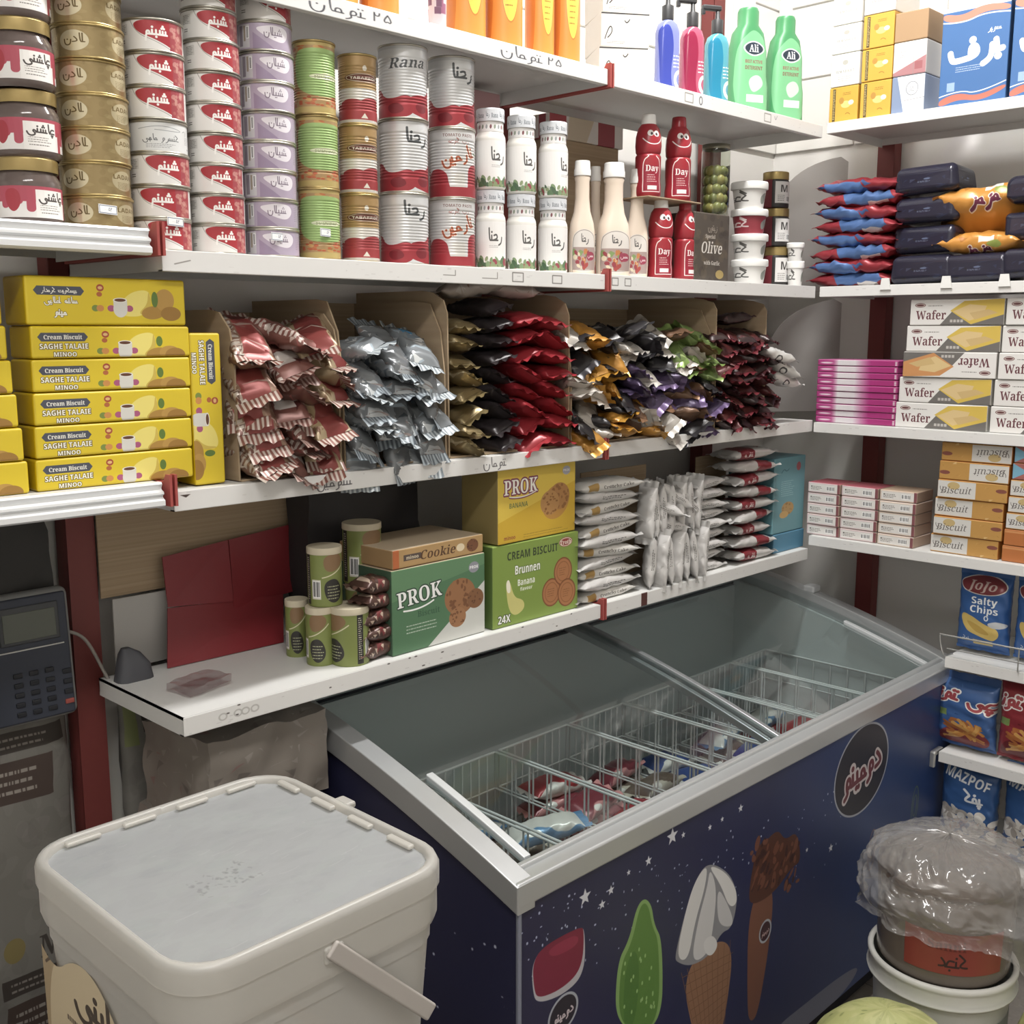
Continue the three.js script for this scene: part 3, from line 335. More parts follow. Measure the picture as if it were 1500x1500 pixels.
const tunaPlain = TM(1024, 160, 0.35, 0.1, (g, w, h) => { fill(g, '#dedfdf', 0, 0, w, h); g.translate(-240, 0); curve(g, '#8a9094', [380, 40, 470, 22, 560, 26, 640, 44, 560, 50, 470, 44], 3); curve(g, '#8a9094', [640, 44, 672, 24, 668, 62], 3); fa(g, 'کنسرو ماهی', 500, 92, 34, '#63666a', 0.12); fine(g, 420, 122, 180, 3, '#8b8e92', 5, 9, 3); fine(g, 660, 70, 60, 5, '#8b8e92', 6, 9, 3); fill(g, '#5d5a58', 690, 130, 8, 10); fill(g, '#5d5a58', 706, 130, 8, 10); });
const ladanTex = TM(1024, 180, 0.28, 0.55, (g, w, h) => { fill(g, '#a58c58', 0, 0, w, h); const r = rng(8); for (let i = 0; i < 60; i++) { g.globalAlpha = 0.16; oval(g, r() < 0.5 ? '#7c6538' : '#cdb680', r() * w, r() * h, 10 + r() * 40, 6 + r() * 26, r()); } g.globalAlpha = 1; for (const o of [0, 512]) { oval(g, '#c9b98e', o + 150, 90, 70, 62); txt(g, 'LADAN', o + 150, 66, 40, '#7d6435', 'bold'); fine(g, o + 110, 100, 80, 5, '#8e7747', 4, 9, 3); oval(g, '#d4c7a1', o + 410, 90, 72, 62); fa(g, 'لادن', o + 410, 84, 50, '#6d5730', 0.13); fa(g, 'طلایی', o + 280, 80, 26, '#c9b580', 0.1); fine(g, o + 250, 110, 70, 4, '#c9b580', 7, 9, 3); } });
const lavTex = TM(1024, 150, 0.35, 0.1, (g, w, h) => { fill(g, '#b3a2bb', 0, 0, w, h); for (const o of [0, 512]) { fill(g, '#c7c2c8', o + 60, 8, 90, 134); fill(g, '#8f8290', o + 72, 14, 28, 118); fill(g, '#a08f7d', o + 108, 16, 14, 88); bars(g, o + 128, 20, 18, 70, 4); curve(g, '#e6dfe8', [o + 180, 30, o + 240, 20, o + 300, 10, o + 380, 20, o + 400, 60, o + 360, 110, o + 290, 100, o + 230, 70], 0); fa(g, 'شیلان', o + 290, 56, 44, '#7c6a80', 0.12); poly(g, '#9d88a8', [o + 170, 55, o + 170, 150, o + 300, 150]); fine(g, o + 420, 20, 70, 9, '#8f8096', 5, 11, 3); } });
const jamTex = TM(1024, 170, 0.4, 0, (g, w, h) => { fill(g, '#e6e2df', 0, 0, w, h); for (const o of [0, 512]) { fill(g, '#c4455a', o, 0, 512, 84); for (const [x, d] of [[40, 120], [110, 100], [170, 140], [420, 130], [480, 100]]) { g.fillStyle = '#c4455a'; g.beginPath(); g.roundRect(o + x, 0, 44, d, 20); g.fill(); } curve(g, '#b9313f', [o + 60, 20, o + 130, 10, o + 150, 90, o + 110, 150, o + 70, 110], 0); fill(g, '#eeeae6', o + 215, 18, 170, 150); fa(g, 'چاشنی', o + 300, 60, 46, '#4c4442', 0.18); fine(g, o + 235, 100, 120, 3, '#8b827e', 6, 12, 4); fine(g, o + 240, 140, 110, 1, '#7b726e', 2, 10, 5); fill(g, '#b33a48', o + 400, 60, 26, 110); } });
const greenCan = TM(512, 512, 0.35, 0.2, (g, w, h) => { fill(g, '#b38c55', 0, 0, w, h); const r = rng(9); for (let i = 0; i < 260; i++) { oval(g, ['#c9703c', '#b5532f', '#d09a52', '#a8743a'][i % 4], r() * w, r() * h, 8 + r() * 10, 6 + r() * 8, r()); } curve(g, '#9ac069', [150, 70, 230, 40, 400, 60, 440, 120, 430, 320, 330, 400, 210, 390, 150, 300], 0); oval(g, '#d8e0b4', 290, 250, 70, 22); fine(g, 240, 244, 100, 2, '#6c7d3d', 4, 12, 5); for (let i = 0; i < 60; i++) oval(g, '#c85a34', r() * w, 410 + r() * 60, 9, 7); fill(g, '#c2a85c', 0, 470, w, 42); fill(g, '#c2a85c', 0, 0, w, 26); });
const tabCan = TM(512, 512, 0.35, 0.25, (g, w, h) => { fill(g, '#b0894f', 0, 0, w, h); fill(g, '#d9d4cb', 0, 250, w, 180); const gr = [['#9c7a45', 0, 40]]; fill(g, '#c39a5c', 60, 40, 120, 190); for (let i = 0; i < 12; i++) fill(g, '#8a6a3c', 60, 44 + i * 16, 120, 4); oval(g, '#6e3a2c', 270, 170, 92, 36); oval(g, '#d9c9a8', 270, 170, 84, 29, 0, 4); txt(g, 'TABARROK', 270, 172, 26, '#ece2cf', 'bold', 'sans-serif', 150); oval(g, '#e8e0d0', 270, 96, 10, 22); for (const [x, y, rr] of [[210, 380, 60], [310, 370, 66], [400, 395, 56], [120, 400, 46]]) oval(g, '#b23a3e', x, y, rr, rr * 0.8); fill(g, '#b23a3e', 60, 400, 400, 90); fill(g, '#cfc9be', 0, 490, w, 22); poly(g, '#e4dccb', [250, 480, 266, 440, 282, 480]); });
const ranaDraw = (latin) => (g, w, h) => { fill(g, '#d6d7d8', 0, 0, w, h); for (const o of [0, 512]) { curve(g, '#b5343d', [o - 20, 512, o - 20, 370, o + 60, 345, o + 130, 350, o + 160, 310, o + 220, 296, o + 280, 305, o + 320, 370, o + 400, 380, o + 470, 350, o + 532, 370, o + 532, 540], 0); curve(g, '#c9525a', [o + 150, 340, o + 200, 312, o + 260, 320, o + 280, 380, o + 200, 400, o + 150, 380], 0); curve(g, '#8f2a33', [o + 20, 420, o + 120, 380, o + 150, 460, o + 60, 490], 0); curve(g, '#8f2a33', [o + 340, 430, o + 430, 400, o + 480, 470, o + 380, 500], 0); fine(g, o + 190, 235, 130, 2, '#9a9c9e', 6, 14, 4); } if (latin) { g.save(); g.translate(500, 120); g.transform(1, -0.06, -0.25, 1, 0, 0); txt(g, 'Rana', 0, 0, 104, '#5f6366', 'bold', 'serif'); g.restore(); fa(g, 'رعنا', 60, 120, 96, '#55595c', 0.16); } else { fa(g, 'رعنا', 540, 118, 100, '#55595c', 0.16); txt(g, 'Rana', 60, 120, 90, '#5f6366', 'bold', 'serif'); } fill(g, '#c7c8c9', 0, 0, w, 24); };
const ranaTex = TM(1024, 512, 0.33, 0.3, ranaDraw(false)), ranaLatin = TM(1024, 512, 0.33, 0.3, ranaDraw(true));
const ranaQ = TM(1024, 512, 0.33, 0.3, (g, w, h) => { g.translate(-256, 0); ranaDraw(false)(g, w, h); g.translate(1024, 0); ranaDraw(false)(g, w, h); });
const narTex = TM(1024, 512, 0.33, 0.3, (g, w, h) => { fill(g, '#d2d2d2', 0, 0, w, h); for (const o of [0, 512]) { curve(g, '#b8353f', [o - 30, 540, o - 10, 330, o + 90, 290, o + 170, 330, o + 180, 400, o + 200, 470, o + 320, 470, o + 330, 400, o + 330, 280, o + 420, 250, o + 500, 290, o + 530, 340, o + 540, 540], 0); fill(g, '#b8353f', o, 440, 512, 72); txt(g, 'TOMATO PASTE', o + 256, 44, 32, '#8a6a66', 'bold', 'sans-serif', 260); fa(g, 'رب گوجه', o + 256, 92, 34, '#a25a52', 0.12); fa(g, 'نارمین', o + 250, 210, 92, '#b5522f', 0.16, ['#e6ddd2', 0.1], 0, -0.28); curve(g, '#4c8a52', [o + 400, 170, o + 430, 190, o + 470, 170], 8); fill(g, '#d5d2cc', o + 205, 330, 100, 110); } fill(g, '#c0bfbd', 0, 0, w, 20); });
const mayoTex = TM(1024, 360, 0.32, 0, (g, w, h) => { fill(g, '#eceae7', 0, 0, w, h); for (const o of [0, 512]) { fa(g, 'رعنا', o + 256, 120, 96, '#5d5a58', 0.15); fine(g, o + 190, 190, 120, 2, '#9a9896', 6, 12, 4); const r = rng(o + 3); for (let i = 0; i < 46; i++) oval(g, ['#5c7d55', '#8a9b6b', '#7d9a6a', '#a3444e', '#c9cdbb', '#4d6b4c'][i % 6], o + r() * 512, 290 + r() * 66, 14 + r() * 26, 12 + r() * 22, r()); } });
const mayoBand = TM(1024, 60, 0.4, 0, (g, w, h) => { fill(g, '#d9dde4', 0, 0, w, h); for (let i = 0; i < 6; i++) { txt(g, 'Rana', 60 + i * 170, 32, 32, '#6d747f', 'bold', 'serif'); fa(g, 'رعنا', 145 + i * 170, 28, 24, '#6d747f', 0.15); } });
const mayoNeck = TM(1024, 80, 0.35, 0, (g, w, h) => { fill(g, '#e4e2e0', 0, 0, w, h); for (let i = 0; i < 20; i++) oval(g, ['#8a4b52', '#8e9a86', '#9aa0a3'][i % 3], 26 + i * 52, 40, 13, 19, 0.2); });
const sauceLab = TM(512, 512, 0.4, 0, (g, w, h) => { fill(g, '#e8d3bd', 0, 0, w, h); g.setTransform(0.46, 0, 0, 0.46, 138, 268); curve(g, '#d9d2ca', [60, 512, 60, 120, 130, 30, 256, 10, 382, 30, 452, 120, 452, 512], 0); curve(g, '#8a7a70', [66, 500, 66, 130, 140, 40, 256, 22, 372, 40, 446, 130, 446, 500], 7); fa(g, 'رعنا', 256, 130, 84, '#55504e', 0.15); fill(g, '#a8908a', 72, 220, 368, 250); for (let i = 0; i < 30; i++) { const r = rng(i); oval(g, ['#b5443e', '#c9783c', '#7d9a55', '#a33a44', '#d8c9a6'][i % 5], 90 + r() * 320, 270 + r() * 190, 14 + r() * 30, 10 + r() * 26, r() * 3); } oval(g, '#a83a52', 360, 320, 66, 50); fa(g, 'سس', 360, 315, 40, '#eadadc', 0.14); curve(g, '#8a7a70', [66, 470, 256, 486, 446, 470], 6); });
const ketchTex = TM(1024, 512, 0.3, 0, (g, w, h) => { fill(g, '#b3232f', 0, 0, w, h); for (const o of [512]) { g.setTransform(1.75, 0, 0, 1.85, 512 - 512 * 1.75, -415); curve(g, '#f0dcd8', [o - 70, 470, o - 75, 310, o - 60, 260, o - 40, 250, o - 30, 240], 7); curve(g, '#f0dcd8', [o + 70, 470, o + 75, 310, o + 60, 260, o + 40, 250, o + 30, 240], 7); poly(g, '#f0dcd8', [o - 70, 470, o + 70, 470], 7); fill(g, '#a81e34', o - 66, 300, 132, 168); txt(g, 'Day', o, 320, 54, '#f3e6e2', 'bold', 'serif'); fine(g, o - 40, 360, 80, 4, '#dcb6b4', 7, 14, 5); fill(g, '#e6dcd8', o - 36, 432, 72, 26); } });
const smileTex = TM(512, 256, 0.3, 0, (g, w, h) => { fill(g, '#b3232f', 0, 0, w, h); oval(g, '#efe9e6', 240, 86, 22, 26); oval(g, '#efe9e6', 284, 90, 22, 26); oval(g, '#4a3a3c', 248, 92, 9, 13); oval(g, '#4a3a3c', 282, 96, 9, 13); curve(g, '#f2ecea', [190, 130, 220, 168, 262, 182, 310, 164, 334, 120], 8); });
const oliveTex = TM(512, 512, 0.4, 0.2, (g, w, h) => { fill(g, '#5c524a', 0, 0, w, h); const r = rng(5); for (let i = 0; i < 40; i++) { g.globalAlpha = 0.3; oval(g, r() < 0.5 ? '#3f3833' : '#7a6b52', r() * w, r() * h, 20 + r() * 30, 20 + r() * 20); } g.globalAlpha = 1; fa(g, 'زیتون', 256, 110, 50, '#b0a595', 0.1); g.save(); g.translate(256, 260); g.transform(1, 0, -0.2, 1, 0, 0); txt(g, 'Olive', 0, 0, 118, '#e0dad0', 'bold', 'serif'); g.restore(); txt(g, 'Special', 230, 175, 40, '#c9c0b2', 'bold', 'serif'); txt(g, 'with Garlic', 260, 375, 42, '#d6cfc4', 'bold', 'serif'); oval(g, '#b59a55', 380, 460, 60, 34); });
const tubTex = (col, ink) => TM(512, 160, 0.4, 0, (g, w, h) => { fill(g, col, 0, 0, w, h); for (const o of [0, 256]) { curve(g, '#8d938a', [o + 30, 60, o + 90, 20, o + 80, 110, o + 40, 130], 0); fa(g, 'گچ', o + 170, 78, 70, ink, 0.15); fine(g, o + 95, 70, 50, 3, ink, 4, 14, 5); } });
const tubWhite = tubTex('#dcdad6', '#5c5956'), tubRed = tubTex('#a5333f', '#e5d2d0');
const blackLab = TM(512, 200, 0.4, 0, (g, w, h) => { fill(g, '#241f20', 0, 0, w, h); fill(g, '#d6d4d1', 200, 20, 130, 150); fill(g, '#7d2530', 60, 0, 120, 200); txt(g, 'M', 260, 70, 70, '#4b4745'); bars(g, 275, 120, 45, 40, 2); fine(g, 215, 115, 50, 4, '#6d6966', 4, 12, 4); });

// --- stacks on the second shelf
function tinStack(name, n, u0, u1, vb, vt, y, mats, metal, labels, cat, group, zf = -1.488, yaw = -0.35, ribs = 0, quarter = 0) {
  yaw += quarter;
  const c = cyl(u0, u1, (vb + vt) / 2, zf), h = (heightAt((u0 + u1) / 2, vt, c.z) - y) / n, G = tinGeo(c.r, h, ribs);
  for (let i = 0; i < n; i++) tin(name, G, Array.isArray(mats) ? mats[i % mats.length] : mats, metal, Array.isArray(labels) ? labels[i] : ord(i, n) + ' ' + labels, cat, [c.x + jit(0.0015), y + i * h, c.z + jit(0.0015)], yaw + jit(0.12), group);
  return { ...c, h };
}
const Q = Math.PI / 2;
const jarStackC = cyl(-4, 90, 270, -1.487);
{ // jam jars
  const h = 0.0865, r = jarStackC.r; const gl = M('#8d7a74', 0.12, 0, { transmission: 0.5 });
  const Gb = lathe([[r * 0.9, 0], [r * 0.98, 0.004], [r, 0.01], [r, 0.05], [r * 0.97, 0.058], [r * 0.86, 0.066], [r * 0.85, 0.072]], 36), Gl = lathe([[r * 1.002, 0.009], [r * 1.002, 0.049]], 36), Gc = lathe([[r * 0.9, 0.070], [r * 0.92, 0.069], [r * 0.93, 0.084], [r * 0.9, 0.0863], [0, 0.0863]], 36), Gi = lathe([[r * 0.9, 0.003], [r * 0.93, 0.008], [r * 0.93, 0.05], [0, 0.05]], 28);
  for (let i = 0; i < 4; i++) { const t = thing('jam_jar', ord(i, 4) + ' glass jam jar with gold lid and red drip label beside the gold tins', 'jar', [jarStackC.x + jit(0.003), S2L + i * h, jarStackC.z + jit(0.003)], Q - 0.1 + jit(0.2) + TURN, 'stacked jam jars'); part('glass_body', Gb, gl, t); part('filling', Gi, M('#5a2724', 0.4), t); part('label', Gl, jamTex, t); part('lid', Gc, goldMetal, t); }
}
tinStack('margarine_tin', 7, 84, 184, 328, -2, S2L, ladanTex, goldMetal, 'gold printed oil tin in the tall stack beside the jam jars', 'tin', 'gold tins');
tinStack('tuna_tin', 7, 186, 273, 352, 38, S2, [tunaTex, tunaTex, tunaTex, tunaPlain, tunaTex, tunaTex, tunaTex], tinMetal, ['red and white tuna tin at the bottom of the shorter stack, with a price tag'].concat(['second', 'third'].map((o) => o + ' lowest red and white tuna tin in the stack beside the gold tins'), ['plain white tuna tin with fish drawing among red and white ones'], ['fifth', 'sixth', 'topmost of seven, the'].map((o) => o.replace(/^(fifth|sixth)$/, '$1 lowest') + ' red and white tuna tin in the stack beside the gold tins')), 'tin', 'tuna tins, shorter stack', -1.488, -0.3, 0, Q);
tinStack('tuna_tin', 9, 272, 352, 362, -22, S2, tunaTex, tinMetal, 'red and white tuna tin in the taller stack beside the lavender tins', 'tin', 'tuna tins, taller stack', -1.488, -0.25, 0, Q);
{ const s = tinStack('fish_tin', 8, 352, 432, 370, 42, S2, lavTex, tinMetal, 'lavender fish tin in the stack beside the green ribbed cans', 'tin', 'lavender tins', -1.486, -0.25, 0, Q - 0.25); tin('tuna_tin', tinGeo(s.r * 0.98, s.h * 1.05), tunaTex, tinMetal, 'red and white tuna tin on top of the lavender tins', 'tin', [s.x, S2 + 8 * s.h, s.z], Q - 0.1); }
tinStack('ribbed_can', 3, 434, 495, 374, 66, S2, greenCan, goldMetal, 'green and orange ribbed food can beside the lavender tins', 'can', 'green cans', -1.49, -0.5, 18);
tinStack('ribbed_can', 3, 498, 554, 381, 85, S2, tabCan, goldMetal, 'slim brown and red tomato paste can in the stack of three', 'can', 'slim brown cans', -1.495, -0.45, 16);
tinStack('paste_can', 3, 555, 627, 387, 73, S2, [ranaTex, ranaTex, ranaLatin], tinMetal, ['large white tomato paste can at the bottom, with script lettering', 'large white tomato paste can in the middle, with script lettering', 'large white tomato paste can on top, with Latin script lettering'], 'can', 'large white cans', -1.49, -0.35, 15);
tinStack('paste_can', 3, 628, 696, 391, 89, S2, [narTex, narTex, ranaQ], tinMetal, ['large tomato paste can with orange lettering at the bottom', 'large tomato paste can with orange lettering in the middle', 'large white tomato paste can on top of the orange lettered ones'], 'can', 'large cans beside the mayonnaise', -1.492, -0.35, 15, Q);
// cardboard sheets between the rows of cans, and price stickers
const card = TM(256, 256, 0.85, 0, (g, w, h) => { fill(g, '#a98e6c', 0, 0, w, h); const r = rng(21); for (let i = 0; i < 300; i++) { g.globalAlpha = 0.12; fill(g, r() < 0.5 ? '#8d7353' : '#c2a986', 0, r() * h, w, 1 + r() * 2); } g.globalAlpha = 1; });
const stickTex = TM(128, 48, 0.6, 0, (g, w, h) => { fill(g, '#efeeea', 0, 0, w, h); g.strokeStyle = '#5b6a8c'; g.lineWidth = 4; g.strokeRect(5, 5, w - 10, h - 10); fa(g, '۲۵۰۰۰', 64, 26, 20, '#4a5a80', 0.12); });
for (const [u, v, z, what] of [[158, 307, -1.483, 'lowest gold tin'], [257, 325, -1.483, 'lowest red tuna tin'], [407, 347, -1.482, 'lowest lavender tin'], [478, 341, -1.486, 'lowest green ribbed can']]) { const p = onZ(u, v, z); solo('price_sticker', rbox(0.034, 0.0125, 0.0012, 0.0004), stickTex, 'small white price sticker with blue border on the ' + what, 'sticker', [p.x, p.y, p.z], [0, 0.35, 0]); }
// mayonnaise jars
{
  const rows = [[696, 741, 395, 162], [741, 786, 399, 172], [788, 832, 402, 181]];
  rows.forEach(([u0, u1, vb, vt], k) => {
    const c = cyl(u0, u1, (vb + vt) / 2, -1.488), h = (heightAt((u0 + u1) / 2, vt, c.z) - S2) / 2, r = c.r;
    const G = lathe([[r * 0.9, 0], [r, 0.004], [r, h * 0.62], [r * 0.97, h * 0.66], [r * 0.86, h * 0.71], [r * 0.84, h * 0.83], [r * 0.86, h * 0.85]], 36), L = lathe([[r * 1.003, h * 0.03], [r * 1.003, h * 0.6]], 36), N = lathe([[r * 0.87, h * 0.715], [r * 0.86, h * 0.83]], 36), C = lathe([[r * 0.9, h * 0.84], [r * 0.93, h * 0.845], [r * 0.93, h * 0.985]], 36), T = lathe([[r * 0.93, h * 0.985], [r * 0.9, h], [0, h]], 36);
    for (let i = 0; i < 2; i++) { const t = thing('mayonnaise_jar', (i ? 'upper' : 'lower') + ' white mayonnaise jar ' + ['beside the tomato cans', 'in the middle of its row', 'beside the sauce bottles'][k], 'jar', [c.x, S2 + i * (h + 0.0005), c.z], -0.4 + jit(0.2) + Q + (k === 2 && i ? 0.7 : 0) + TURN, i ? 'mayonnaise jars, upper row' : 'mayonnaise jars, lower row'); part('jar_body', G, M('#e9e6df', 0.2), t); part('label', L, mayoTex, t); part('neck_band', N, mayoNeck, t); const lid = part('lid', C, mayoBand, t); part('lid_top', T, M('#d9dde4', 0.4), lid); }
  });
}
// sauce bottles
function sauce(u0, u1, vb, vt, zf, label, yaw, s = 1) {
  const c = cyl(u0, u1, (vb + vt) / 2, zf), H = heightAt((u0 + u1) / 2, vt, c.z) - S2, r = c.r, t = thing('sauce_bottle', label, 'bottle', [c.x, S2, c.z], yaw, 'sauce bottles');
  part('bottle_body', loft([[0, r * 0.93, r * 0.62, r * 0.5], [0.004, r * 0.97, r * 0.66, r * 0.6], [H * 0.1, r, r * 0.7, r * 0.6], [H * 0.35, r, r * 0.7, r * 0.65], [H * 0.46, r * 0.9, r * 0.66, r * 0.66], [H * 0.56, r * 0.64, r * 0.58, r * 0.58], [H * 0.68, r * 0.54, r * 0.54, r * 0.54], [H * 0.82, r * 0.54, r * 0.54, r * 0.54], [H * 0.85, r * 0.6, r * 0.6, r * 0.6], [H * 0.87, r * 0.56, r * 0.56, r * 0.56]], 64), sauceLab, t);
  part('cap', lathe([[r * 0.63, H * 0.87], [r * 0.64, H * 0.875], [r * 0.64, H * 0.925], [r * 0.6, H * 0.93], [r * 0.57, H * 0.995], [r * 0.54, H], [0, H]], 30), whiteCap, t);
}
sauce(860, 884, 380, 244, -1.59, 'cream sauce bottle standing behind the others', -0.6);
sauce(833, 872, 407, 236, -1.495, 'cream sauce bottle beside the mayonnaise jars', -0.55);
sauce(873, 924, 409, 239, -1.478, 'largest cream sauce bottle in front of the row', -0.6);
sauce(915, 950, 405, 248, -1.51, 'cream sauce bottle beside the red ketchup bottles', -0.75);
// ketchup bottles
{
  const red = M('#b3232f', 0.25), sq = heightAt(985, 296, -1.53);
  for (const [u0, u1, vb, vt, y, lab, yaw, cap] of [[949, 986, 411, 291, S2, 'red ketchup bottle with white cap in the lower row', -0.55, whiteCap], [986, 1019, 412, 294, S2, 'red ketchup bottle with red cap in the lower row', -0.1, red], [930, 969, 295, 168, sq, 'dull red ketchup bottle with white cap in the upper row', -0.55, whiteCap], [974, 1013, 296, 172, sq, 'bright red ketchup bottle with red cap in the upper row', -0.6, red]]) {
    const c = cyl(u0, u1, (vb + vt) / 2, -1.49), r = c.r, H = heightAt((u0 + u1) / 2, vt, c.z) - y, t = thing('ketchup_bottle', lab, 'bottle', [c.x, y, c.z], yaw + TURN);
    part('bottle_body', lathe([[r * 0.9, 0], [r * 0.98, 0.003], [r, H * 0.05], [r, H * 0.12], [r * 0.94, H * 0.2], [r * 0.97, H * 0.3], [r * 0.98, H * 0.48], [r * 0.95, H * 0.5], [r * 0.86, H * 0.515]], 36), ketchTex, t);
    part('head', lathe([[r * 0.86, H * 0.515], [r * 0.95, H * 0.54], [r * 1.0, H * 0.62], [r * 0.96, H * 0.73], [r * 0.8, H * 0.83], [r * 0.55, H * 0.885]], 36), smileTex, t);
    part('cap', lathe([[r * 0.56, H * 0.87], [r * 0.58, H * 0.875], [r * 0.52, H * 0.99], [r * 0.48, H], [0, H]], 26), cap, t);
  }
  const a = onZ(945, 296, -1.5), b = onZ(1022, 298, -1.5); solo('cardboard_sheet', rbox(b.x - a.x, 0.003, 0.09, 0.001), card, 'thin cardboard sheet between the two rows of ketchup bottles', 'cardboard', [(a.x + b.x) / 2, sq - 0.0017, -1.535]);
}
// olives: a glass jar on a printed carton
{
  const a = onZ(1017, 360, -1.49), b = onZ(1068, 360, -1.49), top = heightAt(1040, 312, -1.49), w = b.x - a.x;
  solo('olive_carton', rbox(w, top - S2, 0.1, 0.003), [M('#4d443d', 0.5), M('#4d443d', 0.5), M('#4d443d', 0.5), M('#4d443d', 0.5), oliveTex, M('#4d443d', 0.5)], 'dark brown olive pack with white script lettering', 'carton', [(a.x + b.x) / 2, (top + S2) / 2, -1.54]);
  const c = cyl(1027, 1069, 262, -1.495), H = heightAt(1048, 213, c.z) - top, t = thing('olive_jar', 'glass jar of green olives standing on the brown olive pack', 'jar', [c.x, top + 0.0008, c.z]);
  part('glass_body', lathe([[0, 0], [c.r * 0.95, 0], [c.r, 0.004], [c.r, H * 0.9], [c.r * 0.94, H * 0.95]], 32), M('#e8ece2', 0.08, 0, { transmission: 1 }), t); part('lid', lathe([[c.r * 0.97, H * 0.93], [c.r * 0.98, H * 0.935], [c.r * 0.97, H], [0, H]], 32), M('#6e6a58', 0.4, 0.5), t);
  part('label', new THREE.CylinderGeometry(c.r * 1.003, c.r * 1.003, H * 0.6, 24, 1, true, 0.35, 1.3).translate(0, H * 0.42, 0), M('#5c6452', 0.5), t);
  const og = new THREE.SphereGeometry(0.0125, 10, 8).scale(1, 1.15, 1), om = [M('#8f9150', 0.3), M('#a39a55', 0.3), M('#7b8048', 0.3)], rr = rng(44); let k = 0;
  for (let y = 0; y < 5; y++) for (let i = 0; i < 8; i++) { const q = i / 8 * 6.283 + y * 0.4, R0 = c.r - 0.0155; part('olive', og, om[k++ % 3], t, [R0 * Math.cos(q), 0.018 + y * 0.0205, R0 * Math.sin(q)], [rr(), rr(), rr()]); }
}
// small white tubs and dark jars at the corner end
{
  const tub = (u0, u1, vb, vt, y, mat, lab, zf, group) => { const c = cyl(u0, u1, (vb + vt) / 2, zf), H = heightAt((u0 + u1) / 2, vt, c.z) - y, r = c.r, t = thing('dairy_tub', lab, 'tub', [c.x, y, c.z], -0.6 + TURN, group); part('tub_body', lathe([[r * 0.72, 0], [r * 0.75, 0.001], [r * 0.9, H * 0.76]], 32), mat, t); part('lid', lathe([[r * 0.93, H * 0.72], [r, H * 0.74], [r, H * 0.95], [r * 0.97, H], [0, H]], 32), whiteCap, t); part('base', lathe([[r * 0.72, 0.0005], [0, 0.0005]], 24), whiteCap, t); return y + H; };
  let y = S2; for (const [vb, vt, m, l] of [[412, 381, tubWhite, 'white dairy tub at the bottom of the stack of four'], [381, 344, tubWhite, 'white dairy tub second from the bottom of the stack'], [344, 308, tubRed, 'dairy tub with a red band in the stack of four'], [308, 268, tubWhite, 'white dairy tub on top of the stack of four']]) y = tub(1070, 1125, vb, vt, y, m, l, -1.492) + 0.0003;
  y = S2; for (const [vb, vt] of [[412, 383], [383, 356]]) y = tub(1152, 1178, vb, vt, y, tubWhite, 'tiny white tub beside the dark jars, stacked in twos', -1.50, 'tiny stacked tubs') + 0.0003;
  y = S2; for (const [vb, vt, l] of [[412, 362, 'dark jar with gold lid at the bottom of the stack'], [362, 306, 'dark jar with white label in the middle of the stack'], [306, 253, 'dark jar with gold lid and white label on top of the stack']]) { const c = cyl(1116, 1156, (vb + vt) / 2, -1.54), H = heightAt(1136, vt, c.z) - y, r = c.r, t = thing('dark_jar', l, 'jar', [c.x, y, c.z], -0.35 + TURN); part('jar_body', lathe([[0, 0], [r * 0.95, 0], [r, 0.004], [r, H * 0.72], [r * 0.88, H * 0.8]], 30), blackLab, t); part('lid', lathe([[r * 0.9, H * 0.78], [r * 0.95, H * 0.79], [r * 0.95, H * 0.98], [r * 0.92, H], [0, H]], 30), goldMetal, t); y += H + 0.0003; }
  { const c = cyl(1156, 1170, 330, -1.60), H = 0.115, r = c.r * 1.3, t = thing('red_cap_bottle', 'small dark bottle with red cap behind the tiny white tubs', 'bottle', [2.555, S2, -1.63], -0.3 + TURN); part('bottle_body', lathe([[0, 0], [r, 0.001], [r, H * 0.7], [r * 0.6, H * 0.8], [r * 0.55, H * 0.85]], 24), blackLab, t); part('cap', lathe([[r * 0.65, H * 0.83], [r * 0.65, H], [0, H]], 20), M('#a52a34', 0.4), t); }
}
// printed cartons lying behind the mayonnaise jars
{ const t2 = TM(512, 128, 0.5, 0, (g, w, h) => { fill(g, '#d8d3cd', 0, 0, w, h); fill(g, '#b5424a', 0, 0, 110, h); fill(g, '#a33a44', 330, 0, 120, h); poly(g, '#c9b79c', [130, 0, 300, 0, 250, 128, 120, 128]); });
  const a = onZ(800, 200, -1.70), b = onZ(908, 200, -1.70), c = onZ(690, 170, -1.72), y1 = heightAt(850, 172, -1.70);
  solo('flat_carton', rbox(b.x - a.x, 0.05, 0.09, 0.002), t2, 'red and white carton lying on another behind the sauce bottles', 'carton', [(a.x + b.x) / 2, y1 - 0.03, -1.735]); solo('backing_carton', rbox(b.x - a.x - 0.02, y1 - 0.055 - S2, 0.08, 0.002), card, 'plain cardboard carton behind the sauce bottles', 'carton', [(a.x + b.x) / 2, (y1 - 0.055 + S2) / 2, -1.735]);
  solo('pink_carton', rbox(0.09, y1 + 0.015 - S2, 0.06, 0.002), M('#b98a8e', 0.6), 'pink carton behind the mayonnaise jars', 'carton', [c.x + 0.03, (y1 + 0.015 + S2) / 2, -1.74]); }

